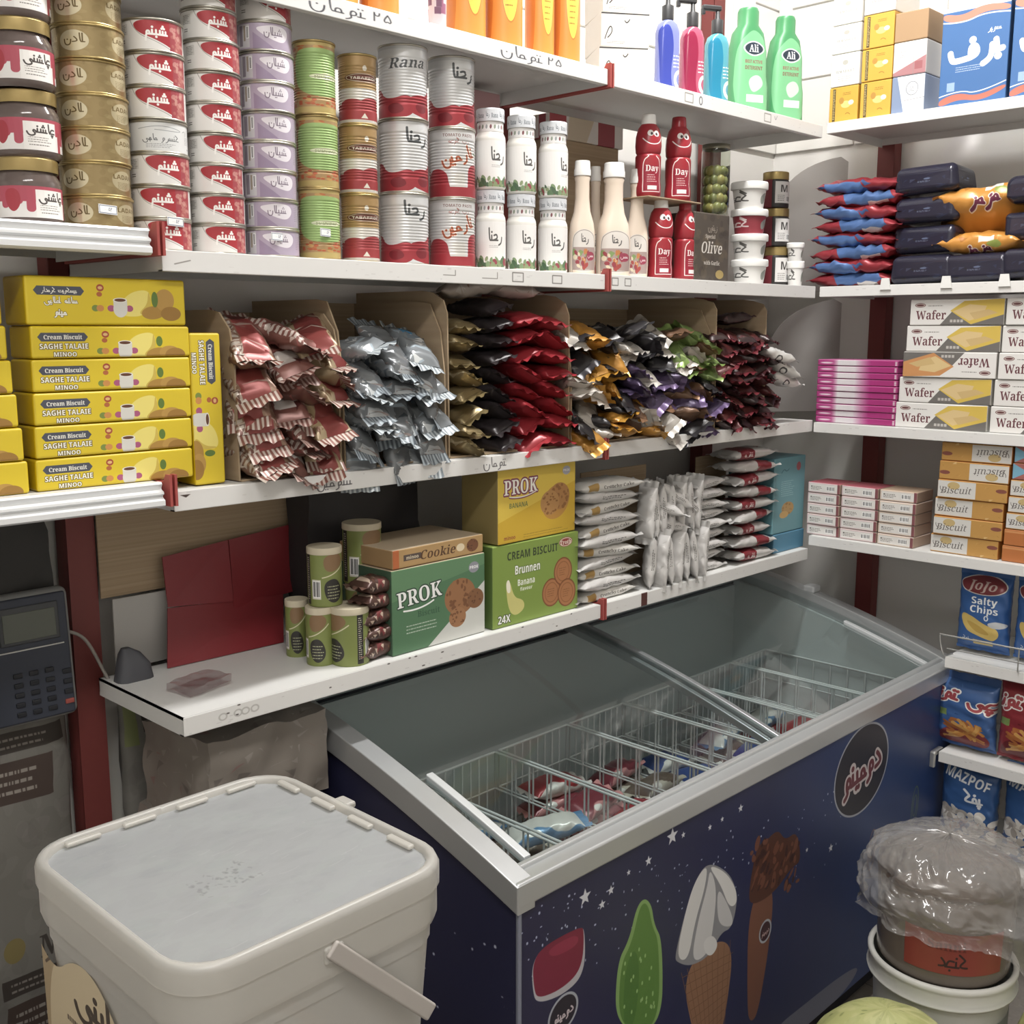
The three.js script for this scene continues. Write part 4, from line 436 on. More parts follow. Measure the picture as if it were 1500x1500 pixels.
// ---------------------------------------------------------------- top shelf along the back wall
{
  const juice = TM(1024, 512, 0.35, 0, (g, w, h) => { fill(g, '#e88a2c', 0, 0, w, h); for (const o of [0, 512]) { curve(g, '#d96f1c', [o + 40, 0, o + 150, 200, o + 120, 512, o + 20, 512, o, 200], 0); oval(g, '#e8c93a', o + 290, 190, 92, 220); oval(g, '#c9762a', o + 290, 190, 92, 220, 0, 6); txt(g, 'jouni', o + 290, 110, 60, '#7a4a1c', 'bold', 'serif', 130); fine(g, o + 250, 180, 80, 2, '#7a4a1c', 8, 26, 8); fine(g, o + 245, 260, 80, 5, '#a06a24', 5, 22, 5); } });
  for (const [u0, u1, vb, k] of [[455, 525, 12, 0], [526, 585, 14, 1], [652, 712, 40, 2], [708, 766, 48, 3], [768, 812, 66, 4], [808, 850, 76, 5]]) {
    const c = cyl(u0, u1, vb, k % 2 ? -1.50 : -1.515), r = c.r, H = 0.27, t = thing('juice_bottle', (k === 5 ? 'nearest' : ORD[4 - k] + ' nearest') + ' orange juice bottle to the white boxes on the top shelf', 'bottle', [c.x, S1, c.z], -0.45 + jit(0.15) + Q + TURN, 'orange juice bottles');
    part('bottle_body', lathe([[r * 0.9, 0], [r, 0.006], [r, H * 0.55], [r * 0.9, H * 0.66], [r * 0.5, H * 0.82], [r * 0.36, H * 0.88], [r * 0.36, H * 0.92]], 36), juice, t); part('cap', lathe([[r * 0.4, H * 0.92], [r * 0.42, H * 0.925], [r * 0.42, H], [0, H]], 24), M('#e07a20', 0.4), t);
  }
  { const c = cyl(626, 655, 20, -1.485), t = thing('candy_cup', 'small pink and white printed cup between the juice bottles', 'cup', [c.x, S1, c.z], -0.4 + TURN); part('cup_body', lathe([[0, 0], [c.r * 0.9, 0], [c.r, 0.09]], 28), TM(256, 128, 0.4, 0, (g, w, h) => { fill(g, '#e0cfd6', 0, 0, w, h); for (let i = 0; i < 20; i++) { const r = rng(i + 5); fill(g, ['#b56a8c', '#8a5a78', '#f0e6ea'][i % 3], r() * w, r() * h, 20 + r() * 20, 12 + r() * 20); } }), t); part('lid', lathe([[c.r * 1.05, 0.09], [c.r * 1.05, 0.098], [0, 0.098]], 28), whiteCap, t); }
  // white boxes
  const wbx = TM(512, 256, 0.6, 0, (g, w, h) => { fill(g, '#d5d1c8', 0, 0, w, h); poly(g, '#2c2a28', [0, 8, 512, 4], 14); curve(g, '#2c2a29', [40, 200, 90, 80, 130, 150, 70, 190], 9); curve(g, '#2c2a29', [250, 60, 270, 90, 300, 50], 9); fine(g, 60, 215, 200, 2, '#8b867f', 4, 12, 5); });
  const wside = M('#cfcabf', 0.6);
  { const c = onZ(905, 100, -1.56); for (let i = 0; i < 3; i++) solo('white_box', rbox(0.105, 0.068, 0.12, 0.002), [wside, wside, wside, wside, wbx, wside], ['white cardboard box under two others on the top shelf', 'white cardboard box in the middle of three on the top shelf', 'white cardboard box on top of two others on the top shelf'][i], 'box', [c.x + i * 0.004, S1 + 0.034 + i * 0.0685, -1.565 - i * 0.003], [0, -0.62 + 0.04 * i, 0]); }
  // pump soap bottles
  for (const [u0, u1, vb, vt, col, tint, l, zf] of [[958, 994, 125, 30, '#7d86cf', '#3a48b5', 'violet blue liquid soap pump bottle', -1.52], [994, 1030, 130, 40, '#c0506e', '#a51f45', 'crimson liquid soap pump bottle', -1.51], [1030, 1066, 138, 50, '#4aa3b5', '#1287b0', 'teal liquid soap pump bottle', -1.50]]) {
    const c = cyl(u0, u1, vb, zf), r = c.r, H = heightAt((u0 + u1) / 2, vt, c.z) - S1, t = thing('soap_pump_bottle', l + ' on the top shelf', 'bottle', [c.x, S1, c.z], -0.5);
    part('bottle_body', loft([[0, r * 0.92, r * 0.6, r * 0.5], [0.005, r, r * 0.66, r * 0.5], [H * 0.5, r * 0.98, r * 0.66, r * 0.5], [H * 0.85, r * 0.97, r * 0.64, r * 0.5], [H * 0.95, r * 0.8, r * 0.55, r * 0.5], [H, r * 0.42, r * 0.42, r * 0.42]], 40), TM(256, 256, 0.2, 0, (g, w, h) => { fill(g, col, 0, 0, w, h); curve(g, tint, [70, 30, 130, 10, 150, 90, 130, 180, 150, 250, 90, 250, 84, 120], 0); oval(g, '#d8dde0', 172, 200, 24, 34); oval(g, col, 172, 200, 14, 20); fine(g, 145, 120, 50, 4, '#e6eaec', 4, 12, 4); }), t);
    const p = part('pump', lathe([[r * 0.42, H], [r * 0.48, H + 0.002], [r * 0.48, H + 0.03], [r * 0.2, H + 0.034], [r * 0.16, H + 0.055], [0, H + 0.056]], 24), M('#3a3a3c', 0.4), t); part('nozzle', merge([rbox(r * 1.7, 0.012, r * 0.5, 0.004, -r * 0.55, H + 0.056, 0), rbox(0.008, 0.014, 0.01, 0.002, -r * 1.3, H + 0.048, 0)]), M('#3a3a3c', 0.4), p);
  }
  // green detergent bottles
  const det = TM(512, 512, 0.35, 0, (g, w, h) => { fill(g, '#3f9a5a', 0, 0, w, h); curve(g, '#6dbf80', [190, 512, 150, 340, 170, 160, 260, 90, 350, 160, 370, 340, 330, 512], 0); oval(g, '#e6ede8', 258, 190, 62, 34); oval(g, '#2f3a4a', 258, 190, 56, 28); txt(g, 'Ali', 258, 190, 46, '#f2f2f2', 'bold', 'serif'); txt(g, 'BEST ACTIVE', 258, 250, 22, '#a04a4a', 'bold', 'sans-serif', 110); txt(g, 'DETERGENT', 258, 278, 24, '#8f4040', 'bold', 'sans-serif', 110); curve(g, '#b9e0bf', [215, 330, 300, 300, 320, 360, 250, 400], 0); fill(g, '#dfe8df', 215, 400, 100, 34); });
  for (const [u0, u1, vb, vt, l, zf] of [[1062, 1122, 150, 12, 'green detergent bottle beside the soap pump bottles', -1.53], [1118, 1174, 160, 24, 'green detergent bottle at the corner end of the top shelf', -1.50]]) {
    const c = cyl(u0, u1, vb, zf), r = c.r, H = heightAt((u0 + u1) / 2, vt, c.z) - S1, t = thing('detergent_bottle', l, 'bottle', [c.x, S1, c.z], -0.45);
    part('bottle_body', loft([[0, r * 0.95, r * 0.6, r * 0.4], [0.006, r, r * 0.66, r * 0.4], [H * 0.3, r * 1.0, r * 0.66, r * 0.45], [H * 0.4, r * 0.94, r * 0.62, r * 0.45], [H * 0.62, r * 0.93, r * 0.62, r * 0.5], [H * 0.78, r * 0.78, r * 0.56, r * 0.5], [H * 0.85, r * 0.52, r * 0.5, r * 0.5], [H * 0.97, r * 0.52, r * 0.5, r * 0.5], [H, r * 0.45, r * 0.45, r * 0.45]], 44), det, t);
    part('cap', lathe([[r * 0.34, H], [r * 0.34, H + 0.035], [r * 0.3, H + 0.04], [0, H + 0.04]], 24), M('#e4e8e2', 0.4), t);
  }
}

// ---------------------------------------------------------------- soft packs
function packGeo(len, wid, thk, seed, amp = 0.0025, planar = false, nl = 16, na = 18) {
  const pos = [], uv = [], idx = [], hl = len / 2;
  for (let i = 0; i <= nl; i++) { const t = i / nl * 2 - 1, x = t * hl, e = Math.pow(Math.max(0, 1 - Math.pow(Math.abs(t), 3.2)), 0.62), b = thk / 2 * e + 0.0006, a = wid / 2 * (0.93 + 0.07 * Math.abs(t));
    for (let j = 0; j <= na; j++) { const q = j / na * 2 * Math.PI, cz = -Math.cos(q), sy = -Math.sin(q), k = 0.55, z = Math.sign(cz) * Math.pow(Math.abs(cz), k) * a, y = Math.sign(sy) * Math.pow(Math.abs(sy), 0.8) * b;
      const s = j === na ? 0 : j, n1 = noise.noise(x * 60 + seed * 7, y * 60 + Math.cos(s) * 0.3, z * 60), n2 = noise.noise(x * 130, z * 130 + seed * 3, y * 130 + 5), m = amp * (0.35 + 0.65 * e);
      pos.push(x, y + (n1 + 0.6 * n2) * m, z + n1 * m * 0.8); uv.push(planar ? z / wid + 0.5 : i / nl, planar ? i / nl : j / na);
      if (i && j) { const w = na + 1, d = i * w + j; idx.push(d - w - 1, d - 1, d, d - w - 1, d, d - w); } } }
  const g = new THREE.BufferGeometry(); g.setAttribute('position', new THREE.Float32BufferAttribute(pos, 3)); g.setAttribute('uv', new THREE.Float32BufferAttribute(uv, 2)); g.setIndex(idx); g.computeVertexNormals(); return g;
}
function sealGeo(len, wid, s, seed, side) {   // crimped end with a zigzag edge
  const pos = [], uv = [], idx = [], n = 12, hl = len / 2; for (let i = 0; i <= n; i++) { const z = (i / n - 0.5) * wid * 1.02, wv = 0.0022 * Math.sin(i * 1.3 + seed) + 0.002 * noise.noise(i * 0.5, seed, 2); pos.push(side * (hl - 0.002), 0.0004, z, side * (hl + s * 0.55), wv * 0.6, z, side * (hl + s + (i % 2 ? 0.0014 : 0)), wv * 1.6, z); uv.push(0, i / n, 0.5, i / n, 1, i / n); if (i) for (const k of [0, 1]) { const a = (i - 1) * 3 + k; idx.push(a, a + 1, a + 4, a, a + 4, a + 3); } }
  const g = new THREE.BufferGeometry(); g.setAttribute('position', new THREE.Float32BufferAttribute(pos, 3)); g.setAttribute('uv', new THREE.Float32BufferAttribute(uv, 2)); g.setIndex(idx); g.computeVertexNormals(); return g;
}
function packKind(len, wid, thk, mats, sealMats, amp = 0.0025, s = 0.012, planar = false) { const K = { mats: [].concat(mats), seals: [].concat(sealMats), v: [] }; for (let k = 0; k < 4; k++) K.v.push([packGeo(len, wid, thk, k + 1, amp, planar), sealGeo(len, wid, s, k, 1), sealGeo(len, wid, s, k + 5, -1)]); return K; }
let packN = 0;
function pack(K, name, label, group, p, rot, cat = 'pack', m) { const t = thing(name, label, cat, p, 0, group); t.rotation.set(...rot, 'YXZ'); const v = K.v[packN % 4], k = m ?? packN % K.mats.length; packN++; part('wrapper', v[0], K.mats[k], t); part('end_seal', v[1], K.seals[k % K.seals.length], t); part('end_seal', v[2], K.seals[k % K.seals.length], t); return t; }
const foil = (draw, rough = 0.32, metal = 0.25, w = 256, h = 256) => TM(w, h, rough, metal, draw);
const crink = (g, w, h, seed, cols, n = 30) => { const r = rng(seed); for (let i = 0; i < n; i++) { const x = r() * w, y = r() * h, s = 12 + r() * 40; poly(g, cols[Math.floor(r() * cols.length)], [x, y, x + s * r(), y + s * (r() - 0.5), x + s * (r() - 0.3), y + s * r()]); } };
const stripes = (a, b, n = 9) => TM(64, 128, 0.4, 0.1, (g, w, h) => { fill(g, a, 0, 0, w, h); for (let i = 0; i < n; i++) fill(g, b, 0, i * h / n, w, h / n * 0.5); });
// ---- yellow biscuit packs
const yellowSide = M('#d9b400', 0.35), yellowFront = (big) => TM(1024, big ? 288 : 196, 0.35, 0, (g, w, h) => {
  fill(g, '#e3c20a', 0, 0, w, h); const s = big ? 1 : 0.86, k = (x, y) => [x, y];
  g.fillStyle = '#4d5160'; g.beginPath(); const lx = big ? 200 : 190, ly = big ? 84 : 66, hw = 132; poly(g, '#4d5160', [lx - hw - 22, ly, lx - hw, ly - 27, lx + hw, ly - 27, lx + hw + 22, ly, lx + hw, ly + 27, lx - hw, ly + 27]);
  if (big) { fa(g, 'بیسکویت کرمدار', lx, ly, 27, '#f0ede0', 0.16); fa(g, 'ساقه طلایی', lx + 6, 146, 36, '#f5f2e8', 0.16, ['#6e5a12', 0.14]); fa(g, 'مینو', lx, 216, 40, '#f5f2e8', 0.2, ['#6e5a12', 0.14]); }
  else { txt(g, 'Cream Biscuit', lx, ly + 1, 38, '#f2efe2', 'bold', 'serif', 236); txt(g, 'SAGHE TALAIE', lx + 5, ly + 58, 46, '#f7f5ea', 'bold', 'sans-serif', 300, '#6e5a12', 8); txt(g, 'MINOO', lx + 8, ly + 108, 40, '#f7f5ea', 'bold', 'sans-serif', 150, '#6e5a12', 8); }
  oval(g, '#b9462e', 455, big ? 60 : 50, 24, 22); oval(g, '#e6b46a', 455, big ? 60 : 50, 15, 10); oval(g, '#c2602f', 448, big ? 100 : 88, 18, 15);
  const cy = big ? 190 : 160; curve(g, '#f0dc60', [560, cy, 640, cy - 110, 800, cy - 130, 760, cy + 40, 600, cy + 50], 0);
  for (const [x, c] of [[420, '#7a8f36'], [450, '#d98a3c'], [520, '#b9537f'], [640, '#b9537f']]) oval(g, c, x, cy - 4, 24, 20);
  oval(g, '#d8d5cc', 580, cy, 46, 52); fill(g, '#d8d5cc', 536, cy - 56, 90, 50); oval(g, '#e6e3da', 580, cy - 56, 46, 15); oval(g, '#6b3d28', 580, cy - 56, 37, 10);
  curve(g, '#d7b63a', [700, cy + 20, 760, cy - 30, 770, cy - 110, 778, cy - 108, 790, cy - 20, 730, cy + 40], 0);
  oval(g, '#b8862f', 800, cy + 20, 80, 42, -0.1); oval(g, '#c2913a', 880, cy + (big ? -60 : 10), big ? 66 : 70, big ? 72 : 44); oval(g, '#a8772a', 920, cy + 26, 70, 46); oval(g, '#5d7d2c', 812, cy - 64, 22, big ? 50 : 34); });
const yBig = yellowFront(true), ySmall = yellowFront(false), six = (front, side, top) => [side, side, top ?? side, side, front, side];
const onShelfA = (u0, u1, v, z = -1.488) => { const a = onZ(u0, v, z), b = onZ(u1, v, z); return [a.x, b.x]; };
{
  const W = 0.234, h0 = 0.0447, put = (x, y, h, m, lab, grp, yaw = 0) => solo('biscuit_pack', rbox(W, h - 0.0008, 0.07, 0.004), six(m, yellowSide), lab, 'biscuit pack', [x, y + h / 2, -1.526], [0, yaw, 0], grp);
  for (let i = 0; i < 5; i++) put(0.724 + (2 - i) * -0.001, S3L + i * h0, h0, ySmall, ord(i, 6) + ' yellow biscuit pack in the full column of six', 'yellow biscuit packs, right column', jit(0.012));
  put(0.722, S3L + 5 * h0, 0.066, yBig, 'topmost yellow biscuit pack of the full column, wide side outward', null, 0.01);
  for (let i = 0; i < 6; i++) put(0.478 - i * 0.004, S3L + i * h0, h0, ySmall, ord(i, 7) + ' yellow biscuit pack in the column beside the full one', 'yellow biscuit packs, left column', jit(0.01));
  put(0.45, S3L + 6 * h0, 0.066, yBig, 'topmost yellow biscuit pack of the column beside the full one', null);
  const s = solo('biscuit_pack', rbox(0.228, 0.052, 0.07, 0.004), six(ySmall, yellowSide), 'yellow biscuit pack standing upright against the cardboard', 'biscuit pack', [0.868, S3 + 0.1155, -1.527], [0, 0, -Math.PI / 2]);
}
// ---- open cardboard trays on the third shelf
const tray = (x0, x1, h, label, cut = 0.05) => { const t = thing('cardboard_tray', label, 'carton', [(x0 + x1) / 2, S3, -1.62]), w = x1 - x0; const side0 = () => { const s = new THREE.Shape(); s.moveTo(-0.135, 0.002); s.lineTo(0.13, 0.002); s.lineTo(0.128, h - cut * 1.4); s.lineTo(0.118, h - cut * 0.6); s.lineTo(0.09, h - 0.004); s.lineTo(0.06, h); s.lineTo(-0.135, h); return new THREE.ExtrudeGeometry(s, { depth: 0.003, bevelEnabled: false }).rotateY(-Math.PI / 2); }, side = () => fitUV(side0()); part('side_panel', side(), card, t, [-w / 2 + 0.0035, 0, 0]); part('side_panel', side(), card, t, [w / 2 - 0.0005, 0, 0]); part('back_panel', box(w - 0.008, h, 0.003, 0, h / 2, -0.133), card, t); part('base_panel', box(w - 0.008, 0.003, 0.262, 0, 0.002, 0), card, t); return t; };
const xs = [345, 500, 655, 836, 1047, 1122].map((u) => onZ(u, 560, -1.488).x);
tray(xs[0], xs[1], 0.265, 'open cardboard carton of red striped cakes'); tray(xs[1] + 0.004, xs[2], 0.285, 'open cardboard carton of blue grey wrapped cakes', 0.09); tray(xs[2] + 0.004, xs[3], 0.305, 'open cardboard carton of gold, black and red packs', 0.03); tray(xs[3] + 0.004, xs[4], 0.285, 'open cardboard carton of mixed gold and black packs', 0.1); tray(xs[4] + 0.004, xs[5], 0.31, 'open cardboard carton of dark red packs', 0.02);
const layer = (r, n) => r === 0 ? 'bottom layer' : r === n - 1 ? 'top layer' : r < n / 2 ? 'lower middle layers' : 'upper middle layers';
// cake piles with seals hanging out
const RD = rng(99), jd = (a) => (RD() - 0.5) * 2 * a;
const cakeRed = packKind(0.125, 0.068, 0.034, [foil((g, w, h) => { fill(g, '#8a6450', 0, 0, w, h); crink(g, w, h, 1, ['#9a7860', '#7a4a3c', '#b09a8a', '#6e5044']); fill(g, '#963c38', 0, 40, w, 40); for (let i = 0; i < 14; i++) fill(g, '#b5a89c', i * 19, 84, 10, 40); crink(g, w, h, 11, ['#c9bdb2', '#6a3a30', '#a8867a'], 26); }), foil((g, w, h) => { fill(g, '#7d4a40', 0, 0, w, h); crink(g, w, h, 2, ['#964a44', '#6a3a34', '#8a5a50', '#b8a89e']); fill(g, '#c9c0b8', 150, 40, 60, 40); for (let i = 0; i < 14; i++) fill(g, '#c2b2a8', i * 19, 90, 10, 34); crink(g, w, h, 12, ['#b85a54', '#55201e', '#c9b0a6'], 26); }), foil((g, w, h) => { fill(g, '#a8906c', 0, 0, w, h); crink(g, w, h, 3, ['#b59a6e', '#8a6a48', '#c9b8a0', '#7a5238']); fill(g, '#8f3a36', 0, 30, w, 44); crink(g, w, h, 13, ['#d0bfa4', '#7a5a3c', '#e0d4c4', '#8f3a36'], 34); })], [stripes('#8a5044', '#c9b9ae'), stripes('#74443a', '#b0948a')], 0.008, 0.019);
const cakeBlue = packKind(0.125, 0.068, 0.032, [foil((g, w, h) => { fill(g, '#858b90', 0, 0, w, h); crink(g, w, h, 4, ['#a3a9ae', '#6a7278', '#bfc4c8', '#71808e']); fill(g, '#4a8fc0', 0, 60, 90, 18); crink(g, w, h, 15, ['#d3d8da', '#5c666e', '#9fb0bc'], 30); }, 0.25), foil((g, w, h) => { fill(g, '#6e7276', 0, 0, w, h); crink(g, w, h, 5, ['#8f969b', '#565c62', '#a8adb0', '#7a5e5a']); crink(g, w, h, 16, ['#c3c9cc', '#4d555c', '#8a7a76'], 30); }, 0.25)], [stripes('#7d8890', '#c3cbd0'), stripes('#5c666e', '#9aa6ae')], 0.008, 0.019);
// packs point out of the shelf: length along z, nose down
function pileOut(K, name, x0, x1, rows, cols, top, label, group, z = -1.52, nose = 0.35, jy = 0.3, cat = 'cake', ms) {
  for (let r = 0; r < rows; r++) for (let c = 0; c < cols; c++) { const f = rows > 1 ? r / (rows - 1) : 0, x = x0 + (x1 - x0) * (c + 0.5) / cols + jd(0.006), t = pack(K, name, typeof label === 'function' ? label(r, c) : label, group, [x, S3 + 0.02 + (top - 0.035) * f + (nose > 0.5 ? 0.02 * (1 - f) : 0) + jd(0.003), z - 0.012 * f + jd(0.008)], [0, -Math.PI / 2 + jd(jy), -(nose * (1 - 0.6 * f) + jd(nose * 0.5))], cat, ms ? ms(r, c) : undefined); t.rotateX(jd(0.5)); }
}
pileOut(cakeRed, 'cake_pack', xs[0] + 0.004, xs[1] - 0.004, 8, 3, 0.235, (r) => 'red striped cake pack in the ' + layer(r, 8) + ' beside the yellow packs', 'red striped cakes', -1.515, 0.75, 0.5);
pileOut(cakeBlue, 'cake_pack', xs[1] + 0.006, xs[2] - 0.006, 7, 3, 0.215, (r) => 'blue grey cake pack in the ' + layer(r, 7) + ' beside the red striped pile', 'blue grey cakes', -1.512, 0.8, 0.5);
const gold = foil((g, w, h) => { fill(g, '#9c875a', 0, 0, w, h); crink(g, w, h, 6, ['#c9b78a', '#7a683f', '#b39f6b', '#5f5030', '#d8cba6'], 50); }, 0.28, 0.6), goldSeal = M('#b09a66', 0.28, 0.6), dark = foil((g, w, h) => { fill(g, '#352f31', 0, 0, w, h); crink(g, w, h, 7, ['#443d3f', '#2a2527', '#4d4648'], 24); }, 0.3, 0.2), darkSeal = M('#3c3537', 0.35, 0.2), redF = foil((g, w, h) => { fill(g, '#a3222c', 0, 0, w, h); crink(g, w, h, 8, ['#b8303a', '#8a1b25', '#c24a50', '#7a1a22'], 24); }, 0.3, 0.2), redSeal = M('#b02a33', 0.32, 0.2);
const K1 = packKind(0.12, 0.058, 0.028, gold, goldSeal, 0.004), K2 = packKind(0.12, 0.058, 0.028, dark, darkSeal, 0.003), K3 = packKind(0.12, 0.07, 0.03, redF, redSeal, 0.003);
{ const [a, b, c, d] = [662, 720, 760, 838].map((u) => onZ(u, 560, -1.488).x);
  pileOut(K1, 'wafer_pack', a - 0.01, b - 0.008, 8, 1, 0.255, (r) => ord(r, 8) + ' gold foil wafer pack in the gold column', 'gold column', -1.535, 0.12, 0.16, 'wafer');
  pileOut(K2, 'wafer_pack', b - 0.008, c - 0.008, 9, 1, 0.29, (r) => ord(r, 9) + ' black foil wafer pack between the gold and red columns', 'black column', -1.54, 0.08, 0.1, 'wafer');
  pileOut(K3, 'wafer_pack', c - 0.006, d - 0.008, 8, 2, 0.265, (r, c) => ord(r, 8) + ' red foil wafer pack in the red column ' + (c ? 'against the cardboard' : 'beside the black packs'), 'red columns', -1.535, 0.1, 0.12, 'wafer');
  const clear = packKind(0.13, 0.08, 0.035, foil((g, w, h) => { fill(g, '#a89a92', 0, 0, w, h); crink(g, w, h, 14, ['#c9c0ba', '#8a6a5a', '#b5aca6'], 30); }, 0.25, 0.1), M('#b3a8a2', 0.3), 0.005);
  for (const [u, v] of [[700, 442], [745, 446]]) { const p = onZ(u, v, -1.53); pack(clear, 'clear_bag', 'crumpled clear brown bag on top of the gold and black columns', 'crumpled clear bags', [p.x, S3 + 0.315, -1.55], [0, -0.7 + jd(0.6), jd(0.3)], 'bag'); } }
// mixed heap
const mixCols = [['#2a282b', ['#3b393d', '#1f1d20', '#55524f', '#8a8580']], ['#c07f22', ['#d99a33', '#9a6418', '#e0b060', '#4a3a2c']], ['#b0a99e', ['#cfc9c0', '#8a837a', '#d9d4cc', '#6d665e']], ['#4d3d5e', ['#6a5480', '#3a2d48', '#8a74a5', '#2a2230']], ['#6f8a42', ['#8aa855', '#55702f', '#a8c070', '#3d4f28']], ['#6e4c34', ['#8a6244', '#55382a', '#a3794f', '#3c2a20']]];
const mix = packKind(0.105, 0.062, 0.026, mixCols.map(([a, b], i) => foil((g, w, h) => { fill(g, a, 0, 0, w, h); crink(g, w, h, 40 + i, b, 34); })), mixCols.map(([a, b]) => M(b[0], 0.3, 0.3)), 0.005, 0.014);
const mixName = ['black', 'orange', 'silver beige', 'purple', 'green', 'brown'];
{
  const cols = 9, rows = 9, x0 = xs[3] + 0.006, x1 = xs[4] - 0.004, pick = (r, c) => { const t = c / cols, q = RD(); if (c < 3) return q < 0.5 ? 0 : q < 0.8 ? 1 : 2; if (c < 6) return r > 5 ? (q < 0.7 ? 2 : 0) : r < 3 ? (q < 0.5 ? 1 : q < 0.8 ? 2 : 5) : (q < 0.4 ? 0 : q < 0.7 ? 2 : 3); return r > 4 ? (q < 0.55 ? 4 : q < 0.8 ? 2 : 5) : (q < 0.35 ? 3 : q < 0.6 ? 0 : q < 0.8 ? 5 : 4); };
  for (let r = 0; r < rows; r++) for (let c = 0; c < cols; c++) { const f = r / (rows - 1), x = x0 + (x1 - x0) * (c + 0.5) / cols + jd(0.012), H = 0.25 - 0.02 * c / cols, k = pick(r, c);
    const t = pack(mix, 'snack_pack', mixName[k] + ' foil snack pack in the ' + layer(r, 9) + ' of the mixed heap', mixName[k] + ' packs in the heap', [x, S3 + 0.022 + (H - 0.04) * f + jd(0.006), -1.51 - 0.02 * f + jd(0.015)], [0, -Math.PI / 2 + jd(0.8), -0.3 + jd(0.5)], 'snack', k); t.rotateX(jd(0.7)); }
}
{ const dr = packKind(0.1, 0.055, 0.026, [foil((g, w, h) => { fill(g, '#5d1a22', 0, 0, w, h); crink(g, w, h, 61, ['#7a2530', '#431319', '#8a3a40', '#2d1418'], 30); }), foil((g, w, h) => { fill(g, '#3c1c20', 0, 0, w, h); crink(g, w, h, 62, ['#57242b', '#2a1417', '#6b4a48'], 30); })], [M('#7a2a32', 0.3, 0.2), M('#4a2226', 0.3, 0.2)], 0.004, 0.012);
  pileOut(dr, 'snack_pack', xs[4] + 0.004, xs[5] + 0.03, 9, 5, 0.235, (r) => 'dark red foil snack pack in the ' + layer(r, 9) + ' of the corner pile', 'dark red packs', -1.512, 0.35, 0.7, 'snack');
  const wh = packKind(0.1, 0.06, 0.028, foil((g, w, h) => { fill(g, '#d3d1cd', 0, 0, w, h); oval(g, '#4a4848', 128, 150, 22, 22, 0, 9); oval(g, '#6b6968', 60, 200, 16, 12); crink(g, w, h, 63, ['#b5b2ae', '#e3e1de'], 12); }), M('#c9c7c3', 0.35), 0.004);
  for (const [u, v, k] of [[1135, 520, 0], [1150, 538, 1], [1155, 556, 2]]) { const p = onZ(u, v, -1.47); pack(wh, 'snack_pack', 'white snack pack with black ring print on the dark red pile', 'white packs with ring print', [p.x, p.y, -1.475 - 0.01 * k], [0, -0.35 + jd(0.2), -0.35 + jd(0.15)], 'snack'); }
  const rd = pack(dr, 'snack_pack', 'red and white snack pack lying on top of the dark red pile', null, [onZ(1085, 475, -1.5).x, S3 + 0.262, -1.53], [0, -0.2, 0.1], 'snack'); }

// ---------------------------------------------------------------- fourth shelf
const cbox = (name, label, cat, x0, x1, y, h, d, zf, front, side, top, yaw = 0, group) => solo(name, rbox(x1 - x0, h - 0.001, d, 0.0025), six(front, side, top), label, cat, [(x0 + x1) / 2, y + h / 2, zf - d / 2], [0, yaw, 0], group);
const cookieBlob = (g, x, y, r, c, c2, seed) => { const q = rng(seed); oval(g, c, x, y, r, r * 0.9); for (let i = 0; i < 40; i++) { const a = q() * 6.28, d = Math.sqrt(q()) * r * 0.9; oval(g, q() < 0.5 ? c2 : c, x + d * Math.cos(a), y + d * Math.sin(a) * 0.9, r * 0.06 + q() * r * 0.1, r * 0.06 + q() * r * 0.08); } };
const prokG = TM(640, 440, 0.5, 0, (g, w, h) => { fill(g, '#4b7a52', 0, 0, w, h); poly(g, '#c9cac4', [230, 440, 640, 150, 640, 440]); poly(g, '#5a8a5c', [0, 0, 640, 0, 640, 60, 0, 160]); g.save(); g.translate(180, 150); g.rotate(-0.08); txt(g, 'PROK', 0, 0, 112, '#efefec', 'bold', 'serif', 300, '#2f4a38', 14); curve(g, '#efefec', [-110, 60, 0, 82, 90, 52], 9); g.restore(); txt(g, 'Biscuit', 240, 250, 44, '#2f5a3c', 'bold', 'serif'); fine(g, 90, 300, 220, 3, '#b9cbb8', 5, 18, 5); cookieBlob(g, 460, 210, 110, '#a0673c', '#7d4a28', 1); cookieBlob(g, 440, 320, 60, '#a86f42', '#7d4a28', 2); cookieBlob(g, 570, 240, 60, '#8a5632', '#6b3f24', 3); oval(g, '#8f8f9a', 560, 66, 38, 30); txt(g, 'PROK', 560, 66, 24, '#efefef'); });
const prokY = TM(640, 420, 0.5, 0, (g, w, h) => { fill(g, '#d9a916', 0, 0, w, h); poly(g, '#e3bd2e', [0, 0, 640, 0, 640, 120, 0, 300]); txt(g, 'PROK', 180, 110, 112, '#f4f1e6', 'bold', 'serif', 270, '#8a3a58', 18); curve(g, '#8a3a58', [90, 165, 200, 186, 300, 150], 12); curve(g, '#f4f1e6', [90, 162, 200, 182, 300, 148], 6); txt(g, 'BANANA', 160, 212, 40, '#6b7a3c', 'bold', 'sans-serif', 150); oval(g, '#c98a2f', 470, 230, 118, 96, -0.4); cookieBlob(g, 500, 200, 88, '#b87a38', '#9a5f26', 4); cookieBlob(g, 420, 230, 80, '#c08442', '#9a5f26', 5); oval(g, '#a8a8b8', 560, 54, 34, 26); txt(g, 'PROK', 560, 54, 22, '#efefef'); txt(g, 'minoo', 90, 390, 30, '#a03c2c'); fine(g, 200, 385, 380, 2, '#a8861c', 6, 14, 4); });
